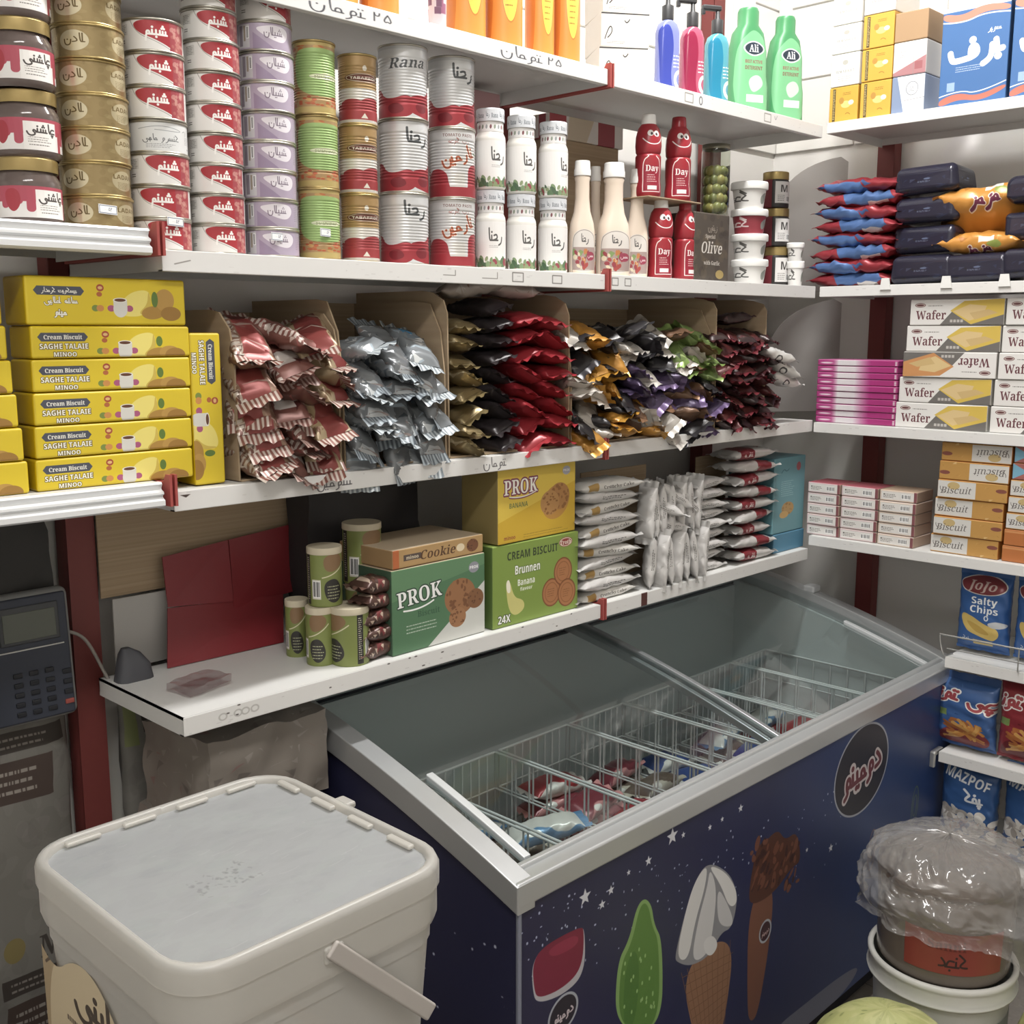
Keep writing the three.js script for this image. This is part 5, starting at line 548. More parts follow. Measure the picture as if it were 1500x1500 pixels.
const creamB = TM(640, 420, 0.5, 0, (g, w, h) => { fill(g, '#7d9c36', 0, 0, w, h); txt(g, 'CREAM BISCUIT', 290, 62, 58, '#2f3d22', 'bold', 'sans-serif', 380); oval(g, '#a03a34', 540, 44, 52, 26); oval(g, '#e3d8c0', 540, 44, 46, 21, 0, 4); txt(g, 'Troth', 540, 46, 30, '#efe4d0', 'bold', 'serif'); txt(g, 'Brunnen', 250, 140, 62, '#f0f0ea', 'bold', 'sans-serif', 190, '#5d7a28', 8); txt(g, 'Banana', 240, 208, 46, '#e9ecdf', 'bold', 'sans-serif', 130); txt(g, 'flavour', 240, 244, 26, '#dfe5d0'); for (const [x, y] of [[430, 300], [520, 200], [550, 320]]) { oval(g, '#8a4c24', x, y, 72, 76); oval(g, '#b56f3c', x, y, 64, 68); oval(g, '#9a5a2c', x, y, 48, 52, 0, 5); fine(g, x - 30, y - 20, 55, 4, '#8f5428', x, 12, 4); } curve(g, '#cfc76a', [110, 340, 90, 200, 120, 180, 150, 280, 220, 300, 230, 350, 160, 380], 0); curve(g, '#efe9cf', [100, 250, 92, 190, 118, 176, 130, 250], 0); txt(g, '24X', 80, 380, 56, '#f2f2ee', 'bold', 'sans-serif', 90, '#3c4d1c', 8); });
const cookieT = TM(640, 110, 0.5, 0, (g, w, h) => { fill(g, '#b98e54', 0, 0, w, h); fill(g, '#c9622e', 0, 0, 40, h); fill(g, '#5a4a42', 70, 36, 120, 36); txt(g, 'minoo', 130, 55, 28, '#d8c9a8'); g.save(); g.translate(310, 55); g.transform(1, 0, -0.2, 1, 0, 0); txt(g, 'Cookie', 0, 0, 74, '#5d3a24', 'bold', 'serif'); g.restore(); oval(g, '#e3cfa6', 470, 55, 30, 24); cookieBlob(g, 560, 56, 44, '#7d4a2c', '#5a3420', 7); });
const cSide = M('#8f7c45', 0.6), gSide = M('#5d7a35', 0.6), dgSide = M('#3d5c44', 0.6), tanTop = M('#bfa98a', 0.65);
{
  const [gx0, gx1] = onShelfA(573, 712, 900), [cx0, cx1] = onShelfA(721, 846, 870);
  cbox('biscuit_box', 'green biscuit box with white lettering and a cookie pile picture', 'box', gx0, gx1, S4, 0.158, 0.16, -1.49, prokG, dgSide, tanTop, 0.02);
  cbox('cookie_box', 'flat tan cookie box lying on the green biscuit box', 'box', gx0 + 0.004, gx1 - 0.002, S4 + 0.1582, 0.036, 0.15, -1.492, cookieT, M('#a88455', 0.6), tanTop, 0.03);
  cbox('biscuit_box', 'light green cream biscuit box with banana and round biscuits', 'box', cx0, cx1, S4, 0.166, 0.17, -1.487, creamB, gSide, M('#87a044', 0.55));
  cbox('biscuit_box', 'yellow biscuit box standing on the light green box', 'box', cx0 + 0.012, cx1 - 0.006, S4 + 0.1665, 0.15, 0.1, -1.489, prokY, cSide, M('#d0a21a', 0.55), 0.03);
}
// snack tins
const snackTin = TM(512, 256, 0.4, 0, (g, w, h) => { fill(g, '#7f8c40', 0, 0, w, h); for (const o of [0, 256]) { fill(g, '#2c2a28', o + 20, 10, 30, 236); fine(g, o + 26, 30, 18, 20, '#cfc9b8', 5, 10, 4); fill(g, '#d9d5c8', o + 62, 130, 46, 90); bars(g, o + 66, 136, 38, 76, 6); curve(g, '#33302c', [o + 120, 140, o + 190, 120, o + 230, 200, o + 180, 246, o + 130, 220], 0); fine(g, o + 140, 160, 70, 5, '#b5b88a', 3, 14, 4); curve(g, '#d8cfa8', [o + 116, 120, o + 180, 110, o + 240, 60], 5); curve(g, '#8f6a44', [o + 120, 20, o + 200, 8, o + 240, 50, o + 180, 96, o + 126, 90], 0); } });
{
  const tn = (u0, u1, vb, vt, zf, y, lab, yaw, dy) => { const c = cyl(u0, u1, (vb + vt) / 2, zf), H = dy ?? 0.104, t = thing('snack_tin', lab, 'tin', [c.x, y, c.z], yaw + TURN); part('body', lathe([[c.r * 0.97, 0], [c.r, 0.002], [c.r, H - 0.006]], 32), snackTin, t); part('lid', lathe([[c.r * 1.02, H - 0.012], [c.r * 1.03, H - 0.01], [c.r * 1.02, H - 0.001], [c.r * 0.98, H], [0, H - 0.001]], 32), M('#cfc3a6', 0.5), t); part('base', lathe([[c.r * 0.97, 0.0005], [0, 0.0005]], 20), tinMetal, t); return [c, H]; };
  tn(484, 541, 985, 885, -1.488, S4, 'short green snack tin with cream lid in front', -0.5); tn(448, 490, 970, 880, -1.53, S4, 'short green snack tin under the left upper tin', 0.2);
  tn(418, 452, 950, 868, -1.605, S4, 'dim snack tin at the left of the green ones', 0.4); tn(450, 501, 885, 790, -1.527, S4 + 0.1045, 'green snack tin upright on the left lower tin', 0.95, 0.104);
  tn(507, 556, 960, 870, -1.572, S4, 'green snack tin hidden behind the front one', 0.3, 0.118); tn(502, 559, 862, 758, -1.567, S4 + 0.1185, 'tall placed green snack tin with barcode on the hidden tin', 1.0, 0.112);
  const choc = packKind(0.075, 0.05, 0.028, foil((g, w, h) => { fill(g, '#5a3c34', 0, 0, w, h); crink(g, w, h, 71, ['#7a5244', '#3f2823', '#b58a72', '#8a3a3c', '#c9b09a', '#c9903c'], 44); }), M('#6b4a3f', 0.35, 0.2), 0.004);
  const [a, b] = onShelfA(542, 584, 920); for (let i = 0; i < 5; i++) pack(choc, 'chocolate_pack', ord(i, 5) + ' crumpled brown chocolate pack stacked beside the green biscuit box', 'chocolate packs', [(a + b) / 2 - 0.006 + jd(0.004), S4 + 0.018 + i * 0.029, -1.515], [0, jd(0.2), jd(0.12)], 'chocolate');
}
// things at the back and left of the fourth shelf
{
  solo('cardboard_backing', rbox(0.50, 0.185, 0.004, 0.001), card, 'tan cardboard sheet on the wall above the red folder', 'cardboard', [1.06, 1.245, -1.768]);
  solo('white_backing', rbox(0.16, 0.125, 0.004, 0.001), M('#b5b3b0', 0.6), 'white plastic sheet at the left back of the fourth shelf', 'sheet', [0.905, 1.088, -1.758]);
  const rf = thing('red_folder', 'folded dark red card propped against the back of the shelf', 'folder', [0, 0, 0]), red = M('#8c2028', 0.4);
  const quad = (p) => { const g = new THREE.BufferGeometry(), n = p[0].map((_, i) => 0); const A = p.map((q) => new THREE.Vector3(...q)), nn = A[1].clone().sub(A[0]).cross(A[3].clone().sub(A[0])).normalize().multiplyScalar(0.0025), B = A.map((q) => q.clone().sub(nn)); const V = []; const f = (a, b, c, d) => V.push(...a, ...b, ...c, ...a, ...c, ...d); const T = (q) => q.toArray(); f(...A.map(T)); f(T(B[3]), T(B[2]), T(B[1]), T(B[0])); for (let i = 0; i < 4; i++) { const j = (i + 1) % 4; f(T(B[i]), T(B[j]), T(A[j]), T(A[i])); } g.setAttribute('position', new THREE.Float32BufferAttribute(V, 3)); g.setAttribute('uv', new THREE.Float32BufferAttribute(new Array(V.length / 3 * 2).fill(0), 2)); g.computeVertexNormals(); return g; };
  part('upper_leaf', quad([[0.915, 1.125, -1.735], [1.04, 1.115, -1.728], [1.045, 1.225, -1.747], [0.915, 1.212, -1.747]]), red, rf); part('upper_leaf', quad([[1.042, 1.10, -1.73], [1.2, 1.11, -1.738], [1.205, 1.238, -1.75], [1.047, 1.225, -1.747]]), red, rf); part('lower_leaf', quad([[0.896, 1.0235, -1.712], [1.13, 1.0235, -1.707], [1.15, 1.108, -1.733], [0.914, 1.123, -1.735]]), red, rf);
  solo('grey_cap', loft([[0, 0.032, 0.02, 0.015], [0.025, 0.028, 0.018, 0.015], [0.046, 0.018, 0.012, 0.01, -0.006], [0.056, 0.007, 0.006, 0.005, -0.012]], 24), M('#4a4b52', 0.6), 'dark grey cloth cap at the left end of the shelf', 'cap', [0.83, S4, -1.705]);
  solo('clear_clamshell', crumple(new THREE.BoxGeometry(0.085, 0.012, 0.06, 14, 3, 10), 0.004, 50, 3), M('#e6dfe0', 0.1, 0, { transmission: 0.95 }), 'empty clear plastic pack lying on the shelf', 'plastic pack', [onZ(290, 975, -1.58).x, S4 + 0.011, -1.58], [0, 0.2, 0]);
  solo('dark_bag', crumple(new THREE.BoxGeometry(0.27, 0.29, 0.07, 12, 12, 5), 0.012, 14, 2), M('#2d2a2c', 0.55), 'dark plastic sack behind the snack tins', 'bag', [1.31, S4 + 0.158, -1.715]);
}
// white wrapped cakes on the right
const whiteCake = packKind(0.195, 0.09, 0.028, [foil((g, w, h) => { fill(g, '#c9c7c4', 0, 0, w, h); crink(g, w, h, 81, ['#d9d7d4', '#b3b0ac', '#dedcd9'], 14); fine(g, 90, 124, 110, 2, '#5a5754', 4, 9, 4); }, 0.35, 0.1, 256, 256), foil((g, w, h) => { fill(g, '#cfccc6', 0, 0, w, h); crink(g, w, h, 82, ['#d9d7d4', '#b9b5ae', '#e3e1dd'], 12); fill(g, '#b0863c', 30, 104, 40, 46); txt(g, 'Crunchy Cake', 150, 128, 22, '#4a4440', 'bold', 'serif', 120); }, 0.35, 0.1, 256, 256)], M('#c3c1be', 0.35, 0.1), 0.003, 0.016);
const stackAlong = (K, name, u, v0, n, top, label, group, cat, dx = 0, z = -1.528, ms, yj = 0.1) => { const p = onZ(u, v0, -1.49), h = (top - S4) / n; for (let i = 0; i < n; i++) pack(K, name, label(i), group, [p.x + dx + jd(0.006), S4 + h * (i + 0.5), z + jd(0.008)], [0, jd(yj), jd(0.06)], cat, ms ? ms(i) : undefined); };
stackAlong(whiteCake, 'cake_pack', 893, 800, 11, onZ(893, 702, -1.5).y, (i) => ord(i, 11) + ' white wrapped cake in the stack beside the green box', 'white cakes, near stack', 'cake');
{ const v = packKind(0.115, 0.05, 0.024, whiteCake.mats[0], M('#c3c1be', 0.35, 0.1), 0.003, 0.014); let k = 0;
  for (let r = 0; r < 2; r++) for (let c = 0; c < 7; c++) { const u = 952 + c * 11.5 - r * 3, p = onZ(u, 0, -1.49); pack(v, 'cake_pack', (c ? ORD[c - 1] : 'first') + ' white cake on end in the ' + (r ? 'upper' : 'lower') + ' row, counted from the green box', 'white cakes on end', [onZ(u, 850, -1.49).x, S4 + 0.062 + r * 0.112, -1.488 - r * 0.012 + jd(0.004)], [0.0, -0.35 + jd(0.5), Math.PI / 2 + jd(0.16)], 'cake'); k++; }
  for (const [u, vv] of [[968, 740], [985, 725], [1005, 735], [975, 768]]) { const p = onZ(u, vv, -1.5); pack(v, 'cake_pack', 'white wrapped cake fanned over the ones standing on end', 'white cakes on top', [p.x, p.y, -1.505], [0, -0.5 + jd(0.5), -0.4 + jd(0.3)], 'cake'); } }
const shortCake = packKind(0.14, 0.08, 0.024, whiteCake.mats[0], M('#c3c1be', 0.35, 0.1), 0.003, 0.016), redCake = packKind(0.17, 0.08, 0.028, [foil((g, w, h) => { fill(g, '#c6c3bf', 0, 0, w, h); fill(g, '#93262f', 40, 0, 92, h); fa(g, 'نقره', 90, 128, 30, '#dcc9c6', 0.14); crink(g, w, h, 83, ['#d9d7d4', '#a83a42', '#b3b0ac'], 8); }), foil((g, w, h) => { fill(g, '#c6c3bf', 0, 0, w, h); fill(g, '#93262f', 140, 0, 80, h); crink(g, w, h, 84, ['#d9d7d4', '#8f9a8a', '#b3b0ac'], 8); })], M('#c3c1be', 0.35, 0.1), 0.0035, 0.016);
stackAlong(shortCake, 'cake_pack', 1042, 770, 9, onZ(1042, 700, -1.5).y, (i) => ord(i, 9) + ' white wrapped cake in the stack before the red ones', 'white cakes, far stack', 'cake', -0.005, -1.53);
stackAlong(redCake, 'cake_pack', 1102, 740, 9, onZ(1102, 655, -1.5).y, (i) => ord(i, 9) + ' red and white wrapped cake beside the teal boxes', 'red and white cakes', 'cake', 0.01, -1.525, (i) => i % 2);
const teal = TM(256, 512, 0.5, 0, (g, w, h) => { fill(g, '#5f97a3', 0, 0, w, h); oval(g, '#a8545c', 200, 70, 18, 30); curve(g, '#3a6f7d', [60, 100, 80, 70, 100, 100, 120, 80], 6); fine(g, 60, 160, 110, 8, '#8fbcc4', 3, 14, 4); cookieBlob(g, 120, 350, 50, '#b58a4a', '#9a7038', 9); oval(g, '#c99a50', 90, 390, 36, 24); });
{ const [a, b] = onShelfA(1138, 1182, 720); const y1 = onZ(1160, 776, -1.5).y, y2 = onZ(1160, 668, -1.5).y; cbox('rusk_box', 'small blue box under the tall teal box', 'box', a, b, S4, y1 - S4, 0.14, -1.492, M('#4a86a8', 0.5), M('#447a98', 0.5)); cbox('rusk_box', 'tall teal box with biscuit picture at the corner end', 'box', a - 0.006, b - 0.003, y1, y2 - y1, 0.14, -1.494, teal, M('#578c98', 0.5)); }
// cardboard backs that show above these cakes
for (const [u0, u1, v1, lab] of [[850, 945, 668, 'cardboard divider standing behind the near white cakes'], [1018, 1062, 640, 'cardboard divider standing behind the far white cakes']]) { const [a, b] = onShelfA(u0, u1, 720, -1.62); solo('cardboard_divider', rbox(b - a, 0.26, 0.004, 0.001), card, lab, 'cardboard', [(a + b) / 2, S4 + 0.131, -1.62]); }

// ---------------------------------------------------------------- the right wall: faces point to -x, their width runs along z
const faceB = (name, label, cat, u0, u1, vb, y, h, d, front, side, top, group, xf = 2.648, yaw = 0, roll = 0) => { const a = onX(u0, vb, xf).z, b = onX(u1, vb, xf).z; return solo(name, rbox(b - a, h - 0.001, d, 0.0025), six(front, side, top), label, cat, [xf + d / 2, y + h / 2, (a + b) / 2], [0, -Math.PI / 2 + yaw, roll], group); };
const yB = (u, v, x = 2.648) => onX(u, v, x).y;
{
  const whiteBx = TM(256, 256, 0.55, 0, (g, w, h) => { fill(g, '#e4e2dd', 0, 0, w, h); oval(g, '#b5b0a8', 130, 70, 26, 20); txt(g, 'TEM VIOLET', 128, 140, 28, '#8d877e', 'bold', 'serif', 170); fine(g, 70, 180, 120, 3, '#aaa59c', 4, 16, 5); }), whS = M('#d9d5cc', 0.6);
  const yel = TM(256, 256, 0.5, 0, (g, w, h) => { fill(g, '#dfa428', 0, 0, w, h); fill(g, '#5d4a24', 30, 10, 26, 236); fine(g, 34, 20, 18, 18, '#dfc27a', 3, 12, 5); oval(g, '#e9c768', 150, 130, 44, 26); oval(g, '#c2872a', 110, 100, 22, 24); oval(g, '#f0e3bd', 196, 120, 24, 18); fine(g, 120, 44, 80, 2, '#a8741c', 3, 12, 6); curve(g, '#a8741c', [150, 200, 170, 185, 190, 205], 6); }), yeS = M('#c98f22', 0.55);
  const wRed = TM(256, 256, 0.5, 0, (g, w, h) => { fill(g, '#e6e3df', 0, 0, w, h); poly(g, '#b5757a', [0, 256, 0, 230, 256, 120, 256, 256]); oval(g, '#c9a9a6', 80, 90, 40, 46, 0, 4); fine(g, 50, 70, 60, 4, '#a8908c', 3, 14, 5); fill(g, '#a85a60', 170, 160, 60, 60); poly(g, '#8a8683', [160, 0, 160, 256], 3); }), wBlue = TM(256, 256, 0.5, 0, (g, w, h) => { fill(g, '#7a8fb5', 0, 0, w, h); poly(g, '#e9e8e6', [40, 0, 256, 0, 256, 256, 100, 256]); oval(g, '#8a8f99', 160, 90, 46, 46, 0, 6); fine(g, 135, 80, 50, 3, '#7a7f88', 3, 12, 5); poly(g, '#9a9da3', [96, 170, 256, 160], 5); fine(g, 120, 190, 110, 3, '#a5a8ad', 4, 16, 4); });
  const kraft = M('#b08a62', 0.75);
  let y = B1; const col = (u0, u1, list, d) => { let yy = B1; for (const [v, m, s, lab] of list) { const t = yB((u0 + u1) / 2, v); faceB('small_box', lab, 'box', u0, u1, 100, yy, t - yy, d, m, s, s); yy = t; } };
  col(1217, 1259, [[126, yel, yeS, 'yellow box at the bottom left of the box stacks'], [78, whiteBx, whS, 'white box on the bottom left yellow box'], [36, whiteBx, whS, 'white box second above the yellow box'], [-6, whiteBx, whS, 'white box at the top of the left stack']], 0.12);
  col(1262, 1307, [[118, yel, yeS, 'yellow box at the bottom of the middle stack'], [70, yel, yeS, 'yellow box second in the middle stack'], [20, yel, yeS, 'yellow box third in the middle stack with dark side print'], [-20, whiteBx, whS, 'white box on top of the middle yellow stack']], 0.13);
  col(1308, 1356, [[110, wBlue, M('#8a9ab8', 0.55), 'white and blue box at the bottom of the right stack'], [60, wRed, M('#d5d0cb', 0.55), 'white and dusty red box on the white and blue one'], [16, kraft, kraft, 'brown kraft box on top of the right stack']], 0.12);
  const barf = TM(512, 740, 0.45, 0, (g, w, h) => { fill(g, '#3a6fb5', 0, 0, w, h); fill(g, '#cfd6de', 0, 0, w, 30); curve(g, '#d9826a', [0, 30, 150, 70, 300, 10, 512, 40, 512, 90, 330, 60, 170, 120, 0, 90], 0); curve(g, '#e3e6ea', [0, 100, 160, 128, 330, 70, 512, 100], 10); curve(g, '#c96a55', [0, 740, 0, 680, 150, 640, 300, 690, 512, 620, 512, 660, 320, 730, 160, 690], 0); curve(g, '#e3e6ea', [0, 660, 160, 622, 300, 672, 512, 600], 8); g.save(); g.translate(256, 330); g.rotate(-0.14); fa(g, 'برف', 0, 0, 190, '#eef1f4', 0.24); g.restore(); fa(g, 'سوپر', 400, 200, 42, '#e3e8ee', 0.14); fine(g, 120, 450, 260, 3, '#b5c6dc', 3, 16, 5); fill(g, '#8fb0d8', 60, 560, 60, 66); });
  faceB('detergent_box', 'large blue washing powder box beside the small boxes', 'box', 1376, 1474, 120, B1, yB(1425, 6) - B1, 0.09, barf, M('#34619c', 0.5), M('#cfd6de', 0.5)); faceB('detergent_box', 'large blue washing powder box cut by the picture edge beside its twin', 'box', 1479, 1580, 120, B1, yB(1425, 6) - B1 + 0.004, 0.09, barf, M('#34619c', 0.5), M('#cfd6de', 0.5), null, 2.65);
}
// bags and packs on the second shelf of the right wall
const packB = (K, name, label, group, u, y, xf, wid, rot, cat, m) => { const z = onX(u, 330, xf).z; return pack(K, name, label, group, [xf + wid / 2, y, z], [rot[0], -Math.PI / 2 + rot[1], rot[2]], cat, m); };
{
  const rb = packKind(0.225, 0.13, 0.036, [foil((g, w, h) => { fill(g, '#a32a35', 0, 0, w, h); crink(g, w, h, 91, ['#b83a44', '#8a1f2a', '#c9555a'], 16); poly(g, '#4a6fae', [70, 90, 200, 70, 230, 140, 90, 160]); fill(g, '#cfc9c6', 150, 140, 60, 26); }), foil((g, w, h) => { fill(g, '#a32a35', 0, 0, w, h); crink(g, w, h, 92, ['#b83a44', '#8a1f2a', '#3f5c96'], 20); poly(g, '#4a6fae', [20, 100, 130, 110, 160, 170, 30, 160]); })], M('#a8323c', 0.3, 0.1), 0.01, 0.01);
  const n = 8, top = yB(1250, 262), h = (top - B2) / n; for (let i = 0; i < n; i++) packB(rb, 'puff_bag', ord(i, 8) + ' red and blue snack bag in the stack of eight', 'red and blue bags', 1247 - (i % 2 ? 4 : 0) + i * 1.4, B2 + h * (i + 0.5), 2.645 + jd(0.006), 0.13, [0, jd(0.06), jd(0.05)], 'bag', i % 2);
  const nv = packKind(0.15, 0.12, 0.066, foil((g, w, h) => { fill(g, '#252a3e', 0, 0, w, h); crink(g, w, h, 93, ['#2f3550', '#1c2030', '#3c425c'], 20); oval(g, '#5d6a8c', 140, 120, 14, 9); fine(g, 100, 140, 60, 2, '#6b7694', 2, 9, 4); }, 0.22, 0.15), M('#2a2f45', 0.25, 0.1), 0.005, 0.008), nvG = [0, 1, 2].map((s) => crumple(new RoundedBoxGeometry(0.155, 0.064, 0.12, 5, 0.018), 0.006, 26, s)), put = (u, i, nn, top2, lab, grp) => { const hh = (top2 - B2) / nn, z = onX(u, 330, 2.648).z; const m = solo('dark_pack', nvG[i % 3], nv.mats[0], lab, 'pack', [2.708 + jd(0.004), B2 + hh * (i + 0.5) + 0.001, z], [0, -Math.PI / 2 + jd(0.05), 0], grp); };
  for (let i = 0; i < 4; i++) put(1352, i, 4, yB(1350, 242), ord(i, 4) + ' shiny navy pack in the stack beside the red bags', 'navy packs, full stack');
  put(1432, 0, 1, B2 + 0.066, 'shiny navy pack under the orange bags'); for (let i = 0; i < 3; i++) put(1520, i, 3, yB(1495, 250), ord(i, 3) + ' shiny navy pack in the stack past the orange bags', 'navy packs, right stack');
  const og = packKind(0.19, 0.12, 0.05, foil((g, w, h) => { fill(g, '#cf8428', 0, 0, w, h); crink(g, w, h, 94, ['#dd9a3c', '#b56c1c', '#e3ad58'], 16); fa(g, 'مزمز', 128, 150, 40, '#7a2a4a', 0.2, ['#ecdcc8', 0.12]); fill(g, '#e3ddd0', 130, 108, 50, 18); curve(g, '#8a9a3c', [150, 130, 190, 120, 210, 140, 170, 146], 0); }, 0.28, 0.1), M('#c97a26', 0.3), 0.006, 0.012);
  const lower = packB(og, 'orange_bag', 'orange snack bag lying flat on the navy pack', null, 1432, B2 + 0.092, 2.645, 0.12, [0, 0.0, 0], 'bag');
  const upper = packB(og, 'orange_bag', 'orange snack bag tilted on top with printed front showing', null, 1434, B2 + 0.165, 2.655, 0.12, [-0.75, 0.05, 0.14], 'bag'); upper.scale.set(1.08, 1.25, 1.2);
}
// wafers and pink packs
{
  const waf = (flip, cut) => TM(512, 150, 0.45, 0, (g, w, h) => { if (flip) { g.translate(w, h); g.rotate(Math.PI); } fill(g, '#dcdad6', 0, 0, w, h); poly(g, '#6e6a66', [170, 150, 260, 40, 512, 30, 512, 150]); poly(g, flip ? '#d08a4a' : '#d8b23a', [225, 66, 300, 10, 512, 0, 512, 90, 340, 146]); poly(g, '#d9b878', [240, 70, 330, 30, 420, 40, 400, 100, 330, 126]); poly(g, '#cda968', [330, 80, 430, 60, 480, 80, 360, 120]); oval(g, '#6b3a3c', 56, 32, 30, 13); oval(g, '#e3d8d0', 56, 32, 24, 8, 0, 3); fine(g, 100, 34, 90, 1, '#6b6662', 3, 8, 4); txt(g, 'Wafer', 118, 92, 70, '#6a2f38', 'bold', 'serif', 170); for (let i = 0; i < 4; i++) fill(g, '#b9b4ae', 226 + i * 19, 118, 14, 16); });
  const wafer = waf(false), waferO = waf(true), wS = M('#cfccc6', 0.55), h = (yB(1390, 438) - B3) / 5;
  for (let c = 0; c < 2; c++) for (let i = 0; i < 5; i++) { const o = i * 3.2, flip = c === 0 && i === 2; faceB('wafer_box', flip ? 'upside down wafer box with orange picture in the stack' : ord(i, 5) + (c ? ' wafer box in the far stack behind the first' : ' wafer box in the stack beside the pink packs'), 'wafer box', (c ? 1456 : 1316) + o, (c ? 1600 : 1452) + o, 530, B3 + i * h, h, 0.16, flip ? waferO : wafer, wS, wS, flip ? null : c ? 'wafer boxes, right stack' : 'wafer boxes, left stack', 2.65 + jd(0.003), jd(0.02)); }
  const pk = TM(512, 96, 0.4, 0, (g, w, h) => { const gr = g.createLinearGradient(0, 0, w, 0); gr.addColorStop(0, '#b8327f'); gr.addColorStop(0.2, '#c24a8c'); gr.addColorStop(0.27, '#dcd6da'); gr.addColorStop(0.48, '#d8cfd5'); gr.addColorStop(0.68, '#b92c7e'); gr.addColorStop(1, '#b52a78'); g.fillStyle = gr; g.fillRect(0, 0, w, h); oval(g, '#d98ab5', 60, 52, 44, 18); oval(g, '#e9d3df', 60, 52, 34, 9); for (let i = 0; i < 4; i++) fill(g, '#e3d9df', 496, 16 + i * 18, 12, 10); });
  const n = 10, hh = (yB(1254, 527) - B3) / n; for (let i = 0; i < n; i++) faceB('pink_pack', ord(i, 10) + ' thin pink and white pack in the stack of ten', 'pack', 1196, 1313, 575, B3 + i * hh, hh, 0.12, pk, M('#b53a80', 0.45), M('#c05a94', 0.45), 'pink and white packs', 2.648 + jd(0.002), jd(0.01));
}
// little boxes and biscuits
{
  const lb = (tone) => TM(256, 84, 0.5, 0, (g, w, h) => { fill(g, tone, 0, 0, w, h); fill(g, '#dedad4', 10, 10, 236, 64); bars(g, 150, 24, 60, 36, 4); fine(g, 24, 30, 90, 3, '#6b6661', 5, 12, 5); fill(g, '#55504c', 24, 28, 10, 10); fill(g, '#8a4a50', 236, 0, 20, h); }), lp = lb('#d8bdc0'), lo = lb('#d9c4b2');
  const hh = (yB(1250, 712) - B4) / 5;
  for (const [u0, u1, m, top, lab, grp] of [[1182, 1229, lp, '#b5525f', 'small pale box with pink edge in the first little stack', 'little boxes, corner stack'], [1231, 1285, lp, '#b5525f', 'small pale box with pink edge in the middle little stack', 'little boxes, middle stack'], [1287, 1341, lo, '#c2a488', 'small pale box with tan edge in the third little stack', 'little boxes, tan stack']]) for (let i = 0; i < 5; i++) faceB('little_box', ord(i, 5) + ' ' + lab, 'box', u0, u1, 752, B4 + i * hh, hh, 0.1, m, M('#b59a86', 0.6), M(i === 4 ? top : '#cbb8ae', 0.55), grp, 2.646 + jd(0.003), jd(0.03));
  const bi = (flip) => TM(512, 160, 0.38, 0.05, (g, w, h) => { if (flip) { g.translate(w, h); g.rotate(Math.PI); } fill(g, '#c98f3c', 0, 0, w, h); crink(g, w, h, 96, ['#d6a354', '#b87e30', '#dcb06a'], 24); fill(g, '#d3d1cc', 0, 8, 285, 144); oval(g, '#c9ab6a', 120, 48, 46, 34); g.save(); g.translate(140, 88); g.transform(1, -0.05, -0.2, 1, 0, 0); txt(g, 'Biscuit', 0, 0, 80, '#5d5552', 'normal', 'serif', 230); g.restore(); curve(g, '#5d5552', [20, 60, 16, 100, 60, 110], 4); oval(g, '#8f4a3c', 470, 60, 40, 18); });
  const b1 = bi(false), b2 = bi(true), bs = M('#c2762c', 0.45), h = (yB(1430, 650) - B4) / 6;
  for (let i = 0; i < 6; i++) faceB('biscuit_roll', i > 3 ? (i > 4 ? 'upper' : 'lower') + ' upside down orange and white biscuit pack' : ord(i, 6) + ' orange and white biscuit pack beside the little tan boxes', 'biscuit pack', 1367 + i * 1.6, 1468 + i * 2.0, 730, B4 + i * h, h, 0.16, i > 3 ? b2 : b1, bs, bs, i > 3 ? 'upside down biscuit packs' : 'orange and white biscuit packs', 2.648 + jd(0.003), jd(0.02));
  const op = TM(256, 80, 0.4, 0, (g, w, h) => { fill(g, '#c46a2c', 0, 0, w, h); fill(g, '#d98a4a', 0, 6, w, 10); }), bp = TM(256, 80, 0.4, 0, (g, w, h) => { fill(g, '#b5625a', 0, 0, w, h); poly(g, '#6fb0d0', [0, 0, 60, 40, 0, 80]); });
  [op, op, b1, b1, b1, bp, bp].forEach((m, i) => faceB('biscuit_roll', m === op ? 'plain orange biscuit pack at the bottom of the right column' : m === bp ? 'red and light blue biscuit pack at the top of the right column' : 'white fronted biscuit pack in the right column between orange and red ones', 'biscuit pack', 1473 + i * 1.4, 1575 + i * 1.4, 730, B4 + i * h * 0.86, h * 0.86, 0.16, m, bs, bs, m === op ? 'orange packs' : m === bp ? 'red and blue packs' : 'white fronted packs', 2.65));
}
// chip bags: length up, front to the shop
const standUp = new THREE.Matrix4().makeBasis(new THREE.Vector3(0, 1, 0), new THREE.Vector3(0, 0, 1), new THREE.Vector3(1, 0, 0));
function chipBag(label, u0, u1, vt, vb, y, mat, sealMat, xf = 2.66, lean = 0) {
  const a = onX(u0, (vt + vb) / 2, xf), b = onX(u1, (vt + vb) / 2, xf), W = b.z - a.z, H = onX((u0 + u1) / 2, vt, xf).y - y - 0.012, t = thing('chip_bag', label, 'chips bag', [xf + 0.03, y, (a.z + b.z) / 2], -Math.PI / 2);
  t.rotation.z = 0; const g = packGeo(H - 0.02, W, 0.06, u0 % 7, 0.006, true, 20, 24).applyMatrix4(standUp).translate(0, H / 2 + 0.006, 0); part('wrapper', g, mat, t); for (const s of [1, -1]) part('end_seal', sealGeo(H - 0.02, W, s > 0 ? 0.018 : 0.006, 3, s).applyMatrix4(standUp).translate(0, H / 2 + 0.006, 0), sealMat, t); return t;
}
